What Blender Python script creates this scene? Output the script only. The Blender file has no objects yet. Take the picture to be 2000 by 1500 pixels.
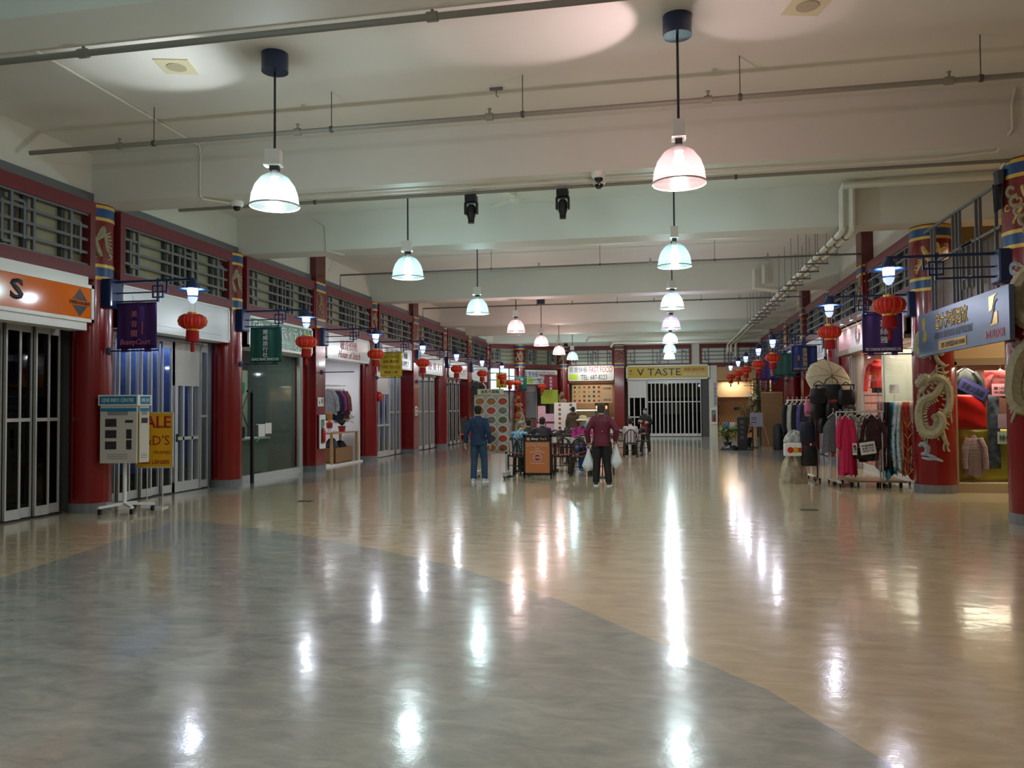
import bpy, bmesh, math, random
from mathutils import Vector, Matrix
random.seed(7)
PI=math.pi
S=bpy.context.scene
# ---------------------------------------------------------------- camera, world, exposure
H=1.55
YAW,PIT,ROL=math.radians(10.95),math.radians(1.70),math.radians(-.40)
cf=Vector((-math.sin(YAW)*math.cos(PIT),math.cos(YAW)*math.cos(PIT),math.sin(PIT)))
cr=Vector((math.cos(YAW),math.sin(YAW),0)); cu=cr.cross(cf)
cr,cu=cr*math.cos(ROL)+cu*math.sin(ROL),-cr*math.sin(ROL)+cu*math.cos(ROL)
cam=bpy.data.cameras.new('camera'); co=bpy.data.objects.new('camera',cam); S.collection.objects.link(co)
cam.sensor_width=36; cam.lens=1540/2000*36; cam.clip_end=200; cam.clip_start=.05
co.matrix_world=Matrix(((cr.x,cu.x,-cf.x,0),(cr.y,cu.y,-cf.y,0),(cr.z,cu.z,-cf.z,H),(0,0,0,1)))
S.camera=co
S.view_settings.view_transform='Standard'; S.view_settings.look='None'
S.view_settings.gamma=1; S.view_settings.use_curve_mapping=False
S.view_settings.exposure=0.3
W=bpy.data.worlds.new('world'); S.world=W; W.use_nodes=True
W.node_tree.nodes['Background'].inputs[0].default_value=(.60,.62,.66,1)
W.node_tree.nodes['Background'].inputs[1].default_value=.035
PEND=52      # pendant lamp watts
DOWN=120     # reflector downlight watts
WALL=20      # bracket lamp watts
SHOP=40      # shop light watts
ZC=5.47      # ceiling
ZB=4.72      # beam soffit
# ---------------------------------------------------------------- helpers
def lin(c):
    if isinstance(c,str): c=[int(c[i:i+2],16)/255 for i in (0,2,4)]
    return tuple((x/12.92 if x<=.04045 else ((x+.055)/1.055)**2.4) for x in c)+(1,)
MC={}
def mat(name,col,rough=.5,metal=0,noise=0,nscale=8,bump=0,emis=0,spec=.5,coat=0,trans=0,stretch=None,alpha=1):
    if name in MC: return MC[name]
    m=bpy.data.materials.new(name); m.use_nodes=True; nt=m.node_tree; b=nt.nodes['Principled BSDF']
    c=lin(col); I=b.inputs
    I['Base Color'].default_value=c; I['Roughness'].default_value=rough; I['Metallic'].default_value=metal
    I['Specular IOR Level'].default_value=spec; I['Coat Weight'].default_value=coat; I['Coat Roughness'].default_value=.08
    I['Transmission Weight'].default_value=trans; I['Alpha'].default_value=alpha
    if emis: I['Emission Color'].default_value=c; I['Emission Strength'].default_value=emis; m.cycles.emission_sampling='NONE'
    if noise or bump:
        tc=nt.nodes.new('ShaderNodeTexCoord'); mp=nt.nodes.new('ShaderNodeMapping'); nt.links.new(tc.outputs['Object'],mp.inputs[0])
        if stretch: mp.inputs['Scale'].default_value=stretch
        n=nt.nodes.new('ShaderNodeTexNoise'); n.inputs['Scale'].default_value=nscale; n.inputs['Detail'].default_value=5
        nt.links.new(mp.outputs[0],n.inputs['Vector'])
        if noise:
            r=nt.nodes.new('ShaderNodeMapRange'); r.inputs['From Min'].default_value=.3; r.inputs['From Max'].default_value=.7
            r.inputs['To Min'].default_value=1-noise; r.inputs['To Max'].default_value=1+noise*.6
            nt.links.new(n.outputs[0],r.inputs[0])
            x=nt.nodes.new('ShaderNodeMix'); x.data_type='RGBA'; x.blend_type='MULTIPLY'; x.inputs[0].default_value=1
            x.inputs[6].default_value=c; nt.links.new(r.outputs[0],x.inputs[7]); nt.links.new(x.outputs[2],I['Base Color'])
        if bump:
            bp=nt.nodes.new('ShaderNodeBump'); bp.inputs['Strength'].default_value=bump; bp.inputs['Distance'].default_value=.02
            nt.links.new(n.outputs[0],bp.inputs['Height']); nt.links.new(bp.outputs[0],I['Normal'])
    MC[name]=m; return m
class MB:
    def __init__(s): s.v=[]; s.f=[]; s.mi=[]; s.T=None; s.m=0
    def add(s,vs,fs):
        o=len(s.v)
        if s.T is not None: vs=[tuple(s.T@Vector(v)) for v in vs]
        s.v+=[tuple(v) for v in vs]; s.f+=[tuple(i+o for i in f) for f in fs]; s.mi+=[s.m]*len(fs); return s
    def box(s,x0,x1,y0,y1,z0,z1):
        return s.add([(x,y,z) for z in (z0,z1) for y in (y0,y1) for x in (x0,x1)],[(0,2,3,1),(4,5,7,6),(0,1,5,4),(2,6,7,3),(0,4,6,2),(1,3,7,5)])
    def ring(s,rows,closed=False,caps=True):
        n=len(rows[0]); vs=[p for r in rows for p in r]; fs=[]; R=len(rows)
        for i in range(R if closed else R-1):
            a=i*n; b=((i+1)%R)*n
            for j in range(n): k=(j+1)%n; fs.append((a+j,a+k,b+k,b+j))
        if caps and not closed: fs+=[tuple(range(n))[::-1],tuple(range((R-1)*n,R*n))]
        return s.add(vs,fs)
    def tube(s,pts,r,n=8,closed=False,flat=1):
        P=[Vector(p) for p in pts]; L=len(P); rr=r if isinstance(r,(list,tuple)) else [r]*L
        rows=[]; prev=None
        for i in range(L):
            a=P[i-1] if (i or closed) else P[0]; b=P[(i+1)%L] if (i<L-1 or closed) else P[-1]
            t=(b-a); t=t.normalized() if t.length>1e-9 else Vector((0,0,1))
            if prev is None: u=t.cross(Vector((0,0,1))); u=u if u.length>.05 else t.cross(Vector((1,0,0)))
            else: u=prev-t*prev.dot(t)
            u=u.normalized() if u.length>1e-9 else t.orthogonal().normalized(); w=t.cross(u); prev=u
            rows.append([P[i]+(u*math.cos(2*PI*j/n)+w*math.sin(2*PI*j/n)*flat)*rr[i] for j in range(n)])
        return s.ring(rows,closed)
    def cyl(s,p0,p1,r,n=10): return s.tube([p0,p1],r,n)
    def lathe(s,prof,c=(0,0,0),n=24,lobes=0,amp=0,caps=True):
        rows=[]
        for r,z in prof:
            row=[]
            for j in range(n):
                q=r*(1+amp*abs(math.sin(lobes*PI*j/n))) if lobes else r
                row.append((c[0]+q*math.cos(2*PI*j/n),c[1]+q*math.sin(2*PI*j/n),c[2]+z))
            rows.append(row)
        return s.ring(rows,caps=caps)
    def prism(s,pts,y0,y1):   # polygon in xz, extruded along y
        n=len(pts); vs=[(x,y0,z) for x,z in pts]+[(x,y1,z) for x,z in pts]
        fs=[tuple(range(n)),tuple(range(2*n-1,n-1,-1))]+[(i,n+i,n+(i+1)%n,(i+1)%n) for i in range(n)]
        return s.add(vs,fs)
    def flat(s,pts,z0,z1):    # polygon in xy, extruded along z
        n=len(pts); vs=[(x,y,z0) for x,y in pts]+[(x,y,z1) for x,y in pts]
        fs=[tuple(range(n))[::-1],tuple(range(n,2*n))]+[(i,(i+1)%n,n+(i+1)%n,n+i) for i in range(n)]
        return s.add(vs,fs)
    def loft(s,rings,n=14,caps=True):  # (cx,cy,cz,rx,ry[,tiltvec])
        rows=[]
        for c in rings:
            rows.append([(c[0]+c[3]*math.cos(2*PI*j/n),c[1]+c[4]*math.sin(2*PI*j/n),c[2]) for j in range(n)])
        return s.ring(rows,caps=caps)
    def grid(s,fn,nu,nv,thick=None):
        vs=[fn(i/nu,j/nv) for j in range(nv+1) for i in range(nu+1)]
        fs=[(j*(nu+1)+i,j*(nu+1)+i+1,(j+1)*(nu+1)+i+1,(j+1)*(nu+1)+i) for j in range(nv) for i in range(nu)]
        return s.add(vs,fs)
    def build(s,name,m,parent=None,smooth=False,loc=None,solid=0,bevel=0,remesh=0):
        me=bpy.data.meshes.new(name); me.from_pydata(s.v,[],s.f)
        for x in (m if isinstance(m,(list,tuple)) else [m]): me.materials.append(x)
        for p,i in zip(me.polygons,s.mi): p.material_index=i
        bm=bmesh.new(); bm.from_mesh(me); bmesh.ops.recalc_face_normals(bm,faces=bm.faces); bm.to_mesh(me); bm.free()
        o=bpy.data.objects.new(name,me); S.collection.objects.link(o)
        if loc: o.location=loc
        if parent: o.parent=parent
        if solid: q=o.modifiers.new('s','SOLIDIFY'); q.thickness=solid; q.offset=0
        if bevel: q=o.modifiers.new('b','BEVEL'); q.width=bevel; q.segments=2; q.limit_method='ANGLE'
        if remesh: q=o.modifiers.new('r','REMESH'); q.mode='VOXEL'; q.voxel_size=remesh; q.use_smooth_shade=True
        if smooth: me.polygons.foreach_set('use_smooth',[True]*len(me.polygons)); me.set_sharp_from_angle(angle=math.radians(40))
        return o
def B(x0,x1,y0,y1,z0,z1): return MB().box(x0,x1,y0,y1,z0,z1)
def tag(o,label,cat,group=None):
    o['label']=label; o['category']=cat
    if group: o['group']=group
    return o
def thing(name,label,cat,loc,rz=0,group=None):
    o=bpy.data.objects.new(name,None); S.collection.objects.link(o); o.empty_display_size=.1
    o.location=loc; o.rotation_euler=(0,0,rz); return tag(o,label,cat,group)
def struct(o,label=None):
    o['kind']='structure'
    if label: o['label']=label
    return o
def copytree(o,loc,rz,label,group=None,parent=None):
    c=o.copy(); S.collection.objects.link(c)
    if parent: c.parent=parent
    else:
        c.location=loc; c.rotation_euler=(0,0,rz); c['label']=label
        if group: c['group']=group
    for ch in o.children: copytree(ch,None,0,None,None,c)
    return c
def text(body,w,h,m,parent,x,y,z,name='lettering',rot=(PI/2,0,0),ext=.003,keep=False,shear=0,bold=0):
    cu_=bpy.data.curves.new('t','FONT'); cu_.body=body; cu_.align_x='CENTER'; cu_.size=1; cu_.extrude=0; cu_.resolution_u=2; cu_.shear=shear; cu_.offset=bold
    o=bpy.data.objects.new('t',cu_); S.collection.objects.link(o)
    dg=bpy.context.evaluated_depsgraph_get(); me=bpy.data.meshes.new_from_object(o.evaluated_get(dg))
    bpy.data.objects.remove(o); bpy.data.curves.remove(cu_)
    if not len(me.vertices): return None
    xs=[v.co.x for v in me.vertices]; ys=[v.co.y for v in me.vertices]
    cx,cy=(min(xs)+max(xs))/2,(min(ys)+max(ys))/2; sx=w/(max(xs)-min(xs)); sy=h/max(max(ys)-min(ys),1e-6)
    if keep: sx=sy=min(sx,sy)
    for v in me.vertices: v.co=((v.co.x-cx)*sx,(v.co.y-cy)*sy,0)
    me.materials.clear(); me.materials.append(m); me.name=name
    o=bpy.data.objects.new(name,me); S.collection.objects.link(o); o.location=(x,y,z); o.rotation_euler=rot; o.parent=parent
    q=o.modifiers.new('s','SOLIDIFY'); q.thickness=ext; q.offset=1
    return o
def lamp(kind,name,loc,power,col=(1,1,1),r=.05,parent=None,rot=None,size=None,spot=None,blend=.5):
    L=bpy.data.lights.new(name,kind); L.energy=power; L.color=col
    if kind=='AREA': L.shape='RECTANGLE'; L.size,L.size_y=size
    else: L.shadow_soft_size=r
    if spot: L.spot_size=spot; L.spot_blend=blend
    o=bpy.data.objects.new(name,L); S.collection.objects.link(o); o.location=loc
    if rot: o.rotation_euler=rot
    if parent: o.parent=parent
    return o
# ---------------------------------------------------------------- materials
m_wall=mat('painted plaster','D9D5C8',.65,noise=.04,nscale=1.2)
m_ceil=mat('ceiling paint','DCD9CF',.7,noise=.05,nscale=.8)
m_beam=mat('beam paint','D8D5CB',.55,noise=.04,nscale=1.0)
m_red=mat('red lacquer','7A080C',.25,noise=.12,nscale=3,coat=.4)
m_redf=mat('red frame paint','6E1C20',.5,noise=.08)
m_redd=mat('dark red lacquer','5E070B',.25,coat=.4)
m_grey=mat('grey steel','6B6C6C',.5,.2)
m_greyd=mat('dark grey and painted shade','4C4D4B',.6)
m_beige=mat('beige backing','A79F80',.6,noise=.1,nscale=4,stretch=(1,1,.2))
m_gold=mat('gold paint','D9B254',.4,.3)
m_cream=mat('cream relief paint','A09878',.45,noise=.25,nscale=20)
m_reliefg=mat('grey blue relief paint','8E98A0',.45,noise=.25,nscale=20)
m_reliefy=mat('gold relief paint','C9A662',.4,.1,noise=.25,nscale=16)
m_blue=mat('navy blue enamel','1B2F5A',.35,coat=.3)
m_bluer=mat('blue ring paint','1F4A80',.3,coat=.3)
m_tile=mat('grey base tile','77797B',.35,noise=.2,nscale=14,stretch=(1,1,.05))
m_alu=mat('aluminium frame','C9C9C6',.4,.3)
m_white=mat('white panel','E4E4DF',.4)
m_glass=mat('dark glass','161A1E',.06,spec=.8)
m_black=mat('black','0B0B0C',.5); m_dgrey=mat('charcoal','2A2A2B',.5)
m_pipe=mat('painted grey pipe','8A877C',.5,.1)
m_pipew=mat('white insulated pipe','DAD5C6',.5)
def clear_glass(name,tint,op):
    m=bpy.data.materials.new(name); m.use_nodes=True; nt=m.node_tree; nt.nodes.clear()
    o=nt.nodes.new('ShaderNodeOutputMaterial'); mx=nt.nodes.new('ShaderNodeMixShader'); t=nt.nodes.new('ShaderNodeBsdfTransparent'); g=nt.nodes.new('ShaderNodeBsdfGlossy')
    t.inputs[0].default_value=lin(tint); g.inputs['Roughness'].default_value=.03
    lw=nt.nodes.new('ShaderNodeLayerWeight'); pw=nt.nodes.new('ShaderNodeMath'); pw.operation='POWER'; pw.inputs[1].default_value=4; ad=nt.nodes.new('ShaderNodeMath'); ad.operation='MULTIPLY_ADD'; ad.inputs[1].default_value=.35; ad.inputs[2].default_value=op*.5
    nt.links.new(lw.outputs['Facing'],pw.inputs[0]); nt.links.new(pw.outputs[0],ad.inputs[0]); nt.links.new(ad.outputs[0],mx.inputs[0]); nt.links.new(t.outputs[0],mx.inputs[1]); nt.links.new(g.outputs[0],mx.inputs[2]); nt.links.new(mx.outputs[0],o.inputs[0]); return m
m_lclear=clear_glass('pale shutter glass','EEF2F4',.04)
m_clear=clear_glass('clear glass','DDE8E4',.05)
m_tint=clear_glass('green tinted glass','D5DFDA',.04)
m_smoke=clear_glass('smoked glass','7E8486',.06)
def shade_mat(name,tint):
    m=bpy.data.materials.new(name); m.use_nodes=True; nt=m.node_tree; nt.nodes.clear()
    N=nt.nodes.new; o=N('ShaderNodeOutputMaterial'); a=N('ShaderNodeMixShader'); b=N('ShaderNodeMixShader'); t=N('ShaderNodeBsdfTransparent'); d=N('ShaderNodeBsdfTranslucent'); g=N('ShaderNodeBsdfGlossy')
    d.inputs[0].default_value=lin(tint); t.inputs[0].default_value=lin(tint); g.inputs['Roughness'].default_value=.15
    a.inputs[0].default_value=.07; b.inputs[0].default_value=.08
    df=N('ShaderNodeBsdfDiffuse'); df.inputs[0].default_value=lin(tint); dm=N('ShaderNodeMixShader'); nt.links.new(d.outputs[0],dm.inputs[1]); nt.links.new(df.outputs[0],dm.inputs[2])
    tc=N('ShaderNodeTexCoord'); wv=N('ShaderNodeTexWave'); wv.bands_direction='Z'; wv.inputs['Scale'].default_value=28
    bp=N('ShaderNodeBump'); bp.inputs['Strength'].default_value=.5; nt.links.new(tc.outputs['Object'],wv.inputs[0]); nt.links.new(wv.outputs[0],bp.inputs['Height']); nt.links.new(bp.outputs[0],g.inputs['Normal'])
    nt.links.new(t.outputs[0],a.inputs[1]); nt.links.new(dm.outputs[0],a.inputs[2]); nt.links.new(a.outputs[0],b.inputs[1]); nt.links.new(g.outputs[0],b.inputs[2]); nt.links.new(b.outputs[0],o.inputs[0]); return m
# floor vinyl
def vinyl(name,c1,c2):
    m=bpy.data.materials.new(name); m.use_nodes=True; nt=m.node_tree; b=nt.nodes['Principled BSDF']; N=nt.nodes.new; L=nt.links.new
    tc=N('ShaderNodeTexCoord'); mp=N('ShaderNodeMapping'); mp.inputs['Rotation'].default_value=(0,0,.5); mp.inputs['Scale'].default_value=(1,2.2,1); L(tc.outputs['Object'],mp.inputs[0])
    n=N('ShaderNodeTexNoise'); n.inputs['Scale'].default_value=2.6; n.inputs['Detail'].default_value=9; n.inputs['Roughness'].default_value=.72; n.inputs['Distortion'].default_value=.6; L(mp.outputs[0],n.inputs['Vector'])
    r=N('ShaderNodeValToRGB'); r.color_ramp.elements[0].position=.36; r.color_ramp.elements[1].position=.66
    r.color_ramp.elements[0].color=lin(c1); r.color_ramp.elements[1].color=lin(c2); L(n.outputs[0],r.inputs[0]); L(r.outputs[0],b.inputs['Base Color'])
    n2=N('ShaderNodeTexNoise'); n2.inputs['Scale'].default_value=3.2; n2.inputs['Detail'].default_value=2
    n3=N('ShaderNodeTexNoise'); n3.inputs['Scale'].default_value=45; n3.inputs['Detail'].default_value=3
    L(tc.outputs['Object'],n2.inputs['Vector']); L(tc.outputs['Object'],n3.inputs['Vector'])
    b1=N('ShaderNodeBump'); b1.inputs['Strength'].default_value=.10; b1.inputs['Distance'].default_value=.03; L(n2.outputs[0],b1.inputs['Height'])
    b2=N('ShaderNodeBump'); b2.inputs['Strength'].default_value=.07; b2.inputs['Distance'].default_value=.004; L(n3.outputs[0],b2.inputs['Height']); L(b1.outputs[0],b2.inputs['Normal']); L(b2.outputs[0],b.inputs['Normal'])
    b.inputs['Roughness'].default_value=.17; b.inputs['Specular IOR Level'].default_value=.5
    b.inputs['Coat Weight'].default_value=.4; b.inputs['Coat Roughness'].default_value=.05; L(b2.outputs[0],b.inputs['Coat Normal'])
    return m
m_tan=vinyl('tan vinyl','A3957A','BDAE90'); m_fgrey=vinyl('grey vinyl','7B7E77','9C9B90')
# ---------------------------------------------------------------- the setting
fl=struct(B(-12.5,12,-4,46,-.2,0).build('floor',m_tan))
def inlay(pts): 
    o=MB().flat(pts,-.01,.0015).build('floor_inlay',m_fgrey,fl); return o
arc=[(-6.7,10.03),(-5.6,9.68),(-4.28,8.97),(-3.1,8.27),(-1.95,7.43),(-.81,6.29),(-.01,5.24),(.53,4.53),(.95,3.66),(1.25,2.7),(1.4,1.5),(1.3,0),(1,-1.5),(.2,-3.9),(-5.2,-3.9),(-5.6,0),(-5.85,3),(-6.06,6.31),(-6.35,8.1)]
inlay(arc)
inlay([(-8.9,12.6),(-8.51,13.3),(-7.45,14.7),(-7.0,15.84),(-6.3,17.4),(-5.8,19.0),(-5.5,21.5),(-5.6,24.8),(-6.0,28),(-6.6,31),(-7.2,33.5),(-8.3,35.5),(-8.9,36)])
inlay([(4.8,20.5),(4.0,21),(2.9,23.5),(1.9,27),(1.0,31),(-.6,34),(-1.5,36.5),(-1.5,38),(0,39),(2.2,39.2),(4.8,39.2)])
struct(B(-9,12,-4,46,ZC,ZC+.2).build('ceiling',m_ceil))
for i,(a,b) in enumerate([(.9,1.5),(5.4,5.95),(10.55,11.12),(14.72,15.3),(22.2,22.82),(29.5,30.2),(33.5,34.1),(38.3,38.9)]):
    struct(B(-8.58,11,a,b,ZB,ZC+.01).build('trim_%d'%(i+1),m_beam),'deep cream concrete ceiling beam')
# left upper wall, dark shop shell behind the fronts
struct(B(-8.8,-8.58,-4,38.2,ZB-.04,ZC).build('wall_left',m_wall))
wl=MB(); wl.box(-12.4,-12.2,-4,42,0,3.5); wl.box(-12.4,-8.9,-4,38.2,3.52,3.6)
for k in range(-3,8):
    y=10.75+3.85*k; wl.box(-12.4,-8.78,y-.08,y+.08,0,3.52)
struct(wl.build('wall_shops_left',mat('shop interior grey','77797A',.7,noise=.1)))
struct(B(-8.6,-8.54,-4,37.6,4.68,4.86).build('trim_9',m_grey))
# back wall
bw=MB(); bw.box(-4.95,6.5,41.05,41.25,3.6,ZC); bw.box(-12,6.5,44.6,44.8,0,ZC); bw.box(2.2,2.6,40.95,41.3,0,3.6)
struct(bw.build('wall_back',m_wall))
ang=math.atan2(3.0,3.3)
def AW(x,y,z): c,s=math.cos(ang),math.sin(ang); return (-8.5+x*c-y*s,38.0+x*s+y*c,z)
t=MB(); t.T=Matrix.Translation((-8.5,38,0))@Matrix.Rotation(ang,4,'Z'); t.box(-1.2,4.6,.12,.3,4.66,ZC)
struct(t.build('wall_back_left',m_wall))
# right wall
wr=MB(); wr.box(4.62,4.8,15.4,41,ZB-.04,ZC); wr.box(7.9,8.1,15.3,41,0,3.5)
for k in range(1,8): y=11.3+3.9*k; wr.box(4.85,8,y+.0,y+.1,0,3.5) if k>1 else None
wr.box(4.7,8,15.5,41,3.5,3.6)
struct(wr.build('wall_right',m_wall))
m_warm=mat('warm beige wall','C9AE86',.6,noise=.04,nscale=2)
pw=MB(); pw.box(4.9,11,18.9,19.1,3.6,ZC); pw.box(11,11.2,-4,19,0,ZC); pw.box(5.0,11,15.22,15.42,2.36,2.95); pw.box(5.0,11,15.22,15.5,0,.16)
pw.box(4.9,11,15.42,19.1,2.9,2.96)
struct(pw.build('wall_passage',m_warm))
struct(MB().box(4.3,11,11.9,14.7,4.6,4.66).build('trim_10',m_warm)) if 0 else None
# near side walls out of frame keep the light in
struct(B(-12.5,12,-4.2,-4,0,ZC).build('wall_front',m_wall))
# ---------------------------------------------------------------- columns
def relief(mb,ang0,R,strokes,c=(0,0)):
    # strokes: (list of (u,z), radius) ; u in radians round the shaft from ang0
    for pts,r in strokes:
        q=[]
        for i in range(len(pts)-1):       # subdivide with smooth interpolation
            p0=pts[max(i-1,0)];p1=pts[i];p2=pts[i+1];p3=pts[min(i+2,len(pts)-1)]
            for k in range(4):
                t=k/4
                q.append(tuple(.5*((2*p1[d])+(-p0[d]+p2[d])*t+(2*p0[d]-5*p1[d]+4*p2[d]-p3[d])*t*t+(-p0[d]+3*p1[d]-3*p2[d]+p3[d])*t**3) for d in (0,1)))
        q.append(pts[-1])
        n=len(q); rr=[r*(.35+.65*math.sin(PI*min(1,max(0,(i+.5)/n)))**.5) for i in range(n)]
        P=[(c[0]+(R+r*.05)*math.cos(ang0+u),c[1]+(R+r*.05)*math.sin(ang0+u),z) for u,z in q]
        mb.tube(P,rr,7)
def swirl(u,z,s,d=1): return [(u+d*s*math.cos(a)*(.25+.75*a/5.5)/.33,z+s*math.sin(a)*(.25+.75*a/5.5)) for a in [k*.8 for k in range(8)]]
def band_relief(mb,a0,R,z0,z1,seed,c=(0,0)):
    rnd=random.Random(seed); st=[]
    zc=(z0+z1)/2; h=(z1-z0)
    for k in range(7):   # feather plumes sweeping from a body
        st.append(([(-.1,zc-.02),(.2+.1*k*.3,zc+h*(.1+.05*k)),(.55,zc+h*(.22-.06*k)),(.8+.03*k,zc+h*(.3-.1*k))],.018))
        st.append(([(-.15,zc),(-.35-.05*k,zc-h*(.05+.05*k)),(-.6,zc-h*(.02+.06*k))],.016))
    st.append(([(-.3,zc+h*.34),(-.22,zc+h*.2),(-.05,zc),(.1,zc-h*.18),(.25,zc-h*.34)],.05))
    for k in range(5): st.append((swirl(rnd.uniform(-1,.9),rnd.uniform(z0+.1,z1-.1),.055,rnd.choice((-1,1))),.015))
    relief(mb,a0,R,st,c)
def rings(R,z0,square=None,n=32):
    out=[]
    for a,b,m in ((0,.05,m_gold),(.05,.19,m_bluer),(.19,.24,m_gold)): out.append((z0+a,z0+b,m))
    return out
DRAGON=[([(.1,2.9),(-.5,2.8),(-.75,2.55),(-.35,2.42),(.15,2.52),(.5,2.4)],.075),
 ([(-.2,1.98),(.3,2.02),(.75,1.85),(.8,1.55),(.45,1.36)],.075),
 ([(.5,1.95),(.1,1.72),(-.45,1.62),(-.68,1.4),(-.55,1.12),(-.1,1.02),(.3,1.12),(.45,1.3),(.2,1.42)],.085),
 ([(-.1,1.95),(-.3,2.02),(-.55,1.95),(-.72,1.86)],.085),([(-.3,1.88),(-.5,1.8),(-.62,1.76)],.05),
 ([(.3,1.3),(.42,1.1),(.55,.92),(.72,.84)],.04),([(.55,.92),(.45,.8),(.5,.74)],.02),([(.6,.9),(.68,.76),(.8,.74)],.02),
 ([(.1,2.5),(.3,2.3),(.62,2.22)],.04),([(.3,2.3),(.2,2.16),(.3,2.1)],.02),([(.5,2.25),(.55,2.1),(.7,2.12)],.02)]
for k in range(9): DRAGON.append(([(-.15+.06*k,2.02-.02*k),(.2+.06*k,2.16-.05*k),(.55+.05*k,2.2-.12*k),(.85,2.24-.11*k)],.018))
for k in range(6): DRAGON.append(([(-.62,1.78-.02*k),(-.8,1.7-.06*k),(-.75-.03*k,1.56-.05*k)],.013))
for k in range(5): DRAGON.append(([(-.7+.1*k,1.2-.06*k),(-.85+.14*k,1.1-.06*k),(-.95+.2*k,1.08-.07*k)],.014))
CLOUD=[([(-.75,.82),(-.5,.86),(-.3,.8),(-.35,.7),(-.6,.68)],.05),([(-.6,.62),(-.3,.6),(.1,.6),(.4,.56)],.03),([(-.5,.7),(-.2,.66),(.1,.62)],.03)]
def ornate(st):
    out=[]
    for pts,r in st:
        out.append((pts,r))
        if r<.06: continue
        n=len(pts)
        for i in range(n-1):
            (u0,z0),(u1,z1)=pts[i],pts[i+1]
            for k in range(5):
                f=k/5; u=u0+(u1-u0)*f; z=z0+(z1-z0)*f; du,dz=(u1-u0)*.33,(z1-z0); L=math.hypot(du,dz) or 1; nx,nz=-dz/L,du/L
                for s_ in ((-1,1) if k%2 else (1,)):
                    out.append(([(u+nx*r*.4*s_/.33,z+nz*r*.4*s_),(u+(nx*r*1.0*s_+du*.1)/.33,z+nz*r*1.0*s_+dz*.1),(u+(nx*r*1.5*s_+du*.05)/.33,z+nz*r*1.5*s_-.01)],r*.22))
    return out
def round_column(x,y,R,label,face,near,rel=None,upper=True,plate=None):
    t=thing('column',label,'column',(x,y,0))
    MB().lathe([(R,.14),(R,3.60)],n=40).build('shaft',m_red,t,True)
    MB().lathe([(R+.012,0),(R+.012,.145)],n=40).build('base_tiles',m_tile,t,True)
    MB().lathe([(R,3.6),(R,ZB)],n=40).build('neck',m_red,t,True)
    g=MB(); bl=MB()
    for z0 in (3.55,4.46):
        for a,b,m in rings(R,z0): (g if m is m_gold else bl).lathe([(R+.006,a),(R+.006,b)],n=40)
    g.build('gold_ring',m_gold,t,True); bl.build('blue_ring',m_bluer,t,True)
    mb=MB(); band_relief(mb,face,R,3.8,4.44,int(x*10+y)); o=mb.build('crane_relief' if near else 'bird_relief',m_reliefy if x>0 else m_cream,t,True); o['label']='painted bird and plume relief near the column top'
    if rel:
        mb=MB(); relief(mb,face,R,ornate(rel[0])); mb.build('dragon_relief',m_cream,t,True)
        mb=MB(); relief(mb,face,R,rel[1]); mb.build('cloud_relief',m_reliefg,t,True)
    return t
def square_column(x,y,a,label,sgn,stub=ZC,zlow=0):
    t=thing('column',label,'column',(x,y,0)); h=a/2
    B(-h,h,-h,h,max(.14,zlow),ZB).build('shaft',m_red,t,bevel=.01)
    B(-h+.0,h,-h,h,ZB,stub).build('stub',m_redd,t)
    if not zlow: B(-h-.01,h+.01,-h-.01,h+.01,0,.145).build('base_tiles',m_tile,t)
    f=h*sgn
    bl=MB(); g=MB()
    for z0 in (3.55,4.46):
        bl.box(min(f,f+.012*sgn),max(f,f+.012*sgn),-h+.02,h-.02,z0+.05,z0+.19); bl.box(-h+.02,h-.02,-h-.012,-h,z0+.05,z0+.19)
        for zz in (z0,z0+.19): g.box(min(f,f+.014*sgn),max(f,f+.014*sgn),-h+.02,h-.02,zz,zz+.05); g.box(-h+.02,h-.02,-h-.014,-h,zz,zz+.05)
    bl.build('blue_ring',m_bluer,t); g.build('gold_ring',m_gold,t)
    mb=MB(); rnd=random.Random(int(y))
    for k in range(9):
        yy=rnd.uniform(-.18,.18); z=3.85+k*.065
        mb.tube([(f+.005*sgn,yy-.08,z),(f+.005*sgn,yy,z+.07),(f+.005*sgn,yy+.07,z-.02)],.018,6)
        mb.tube([(yy-.08,-h-.005,z),(yy,-h-.005,z+.07),(yy+.07,-h-.005,z-.02)],.018,6)
    mb.build('flower_relief',m_cream,t,True)
    return t
LN=['the orange optical shop sign','the blank white sign','the green travel sign','the white sign with script lettering','the yellow hanging banner','the first white sign with red characters','the dark shop with an easel','the angled food stall corner']
LX=-8.72; RX=4.70
for k in range(-1,8):
    y=10.75+3.85*k
    if k in (2,4,6):
        square_column(-8.70,y-.05,.56,'square red column in the left row, %s'%{2:'carrying a paper 8 notice and a white extinguisher cabinet',4:'with a small white notice, beyond the yellow hanging banner',6:'nearest the wooden easel'}[k],1)
    elif k<0: continue
    else:
        cg={0:[([(.1,4.4)],.01)]}
        c=round_column(LX,y,.30,['round red column right of the orange sign, with a dragon band at its top','round red column between blank white sign and green travel sign','','round red column left of the yellow hanging banner, a red bell box on its side','','round red column in the left row beyond the white sign with red characters','','last round red column of the left row, beside the dark doorway'][k],-.75,k<2)
a_=round_column(RX,15.2,.335,'big round red column wrapped in a cream dragon relief, right of the scarf rack',-PI/2-.35,True,(DRAGON,CLOUD))
D2=[([(.0,3.3),(-.5,3.1),(-.7,2.8),(-.3,2.6),(.2,2.5),(.5,2.2)],.11),([(.4,2.6),(-.1,2.35),(-.6,2.1),(-.8,1.7),(-.5,1.5),(0,1.5)],.12)]
for k in range(7): D2.append((swirl(-.7+.15*k,4.3-.13*k,.09),.03))
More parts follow.
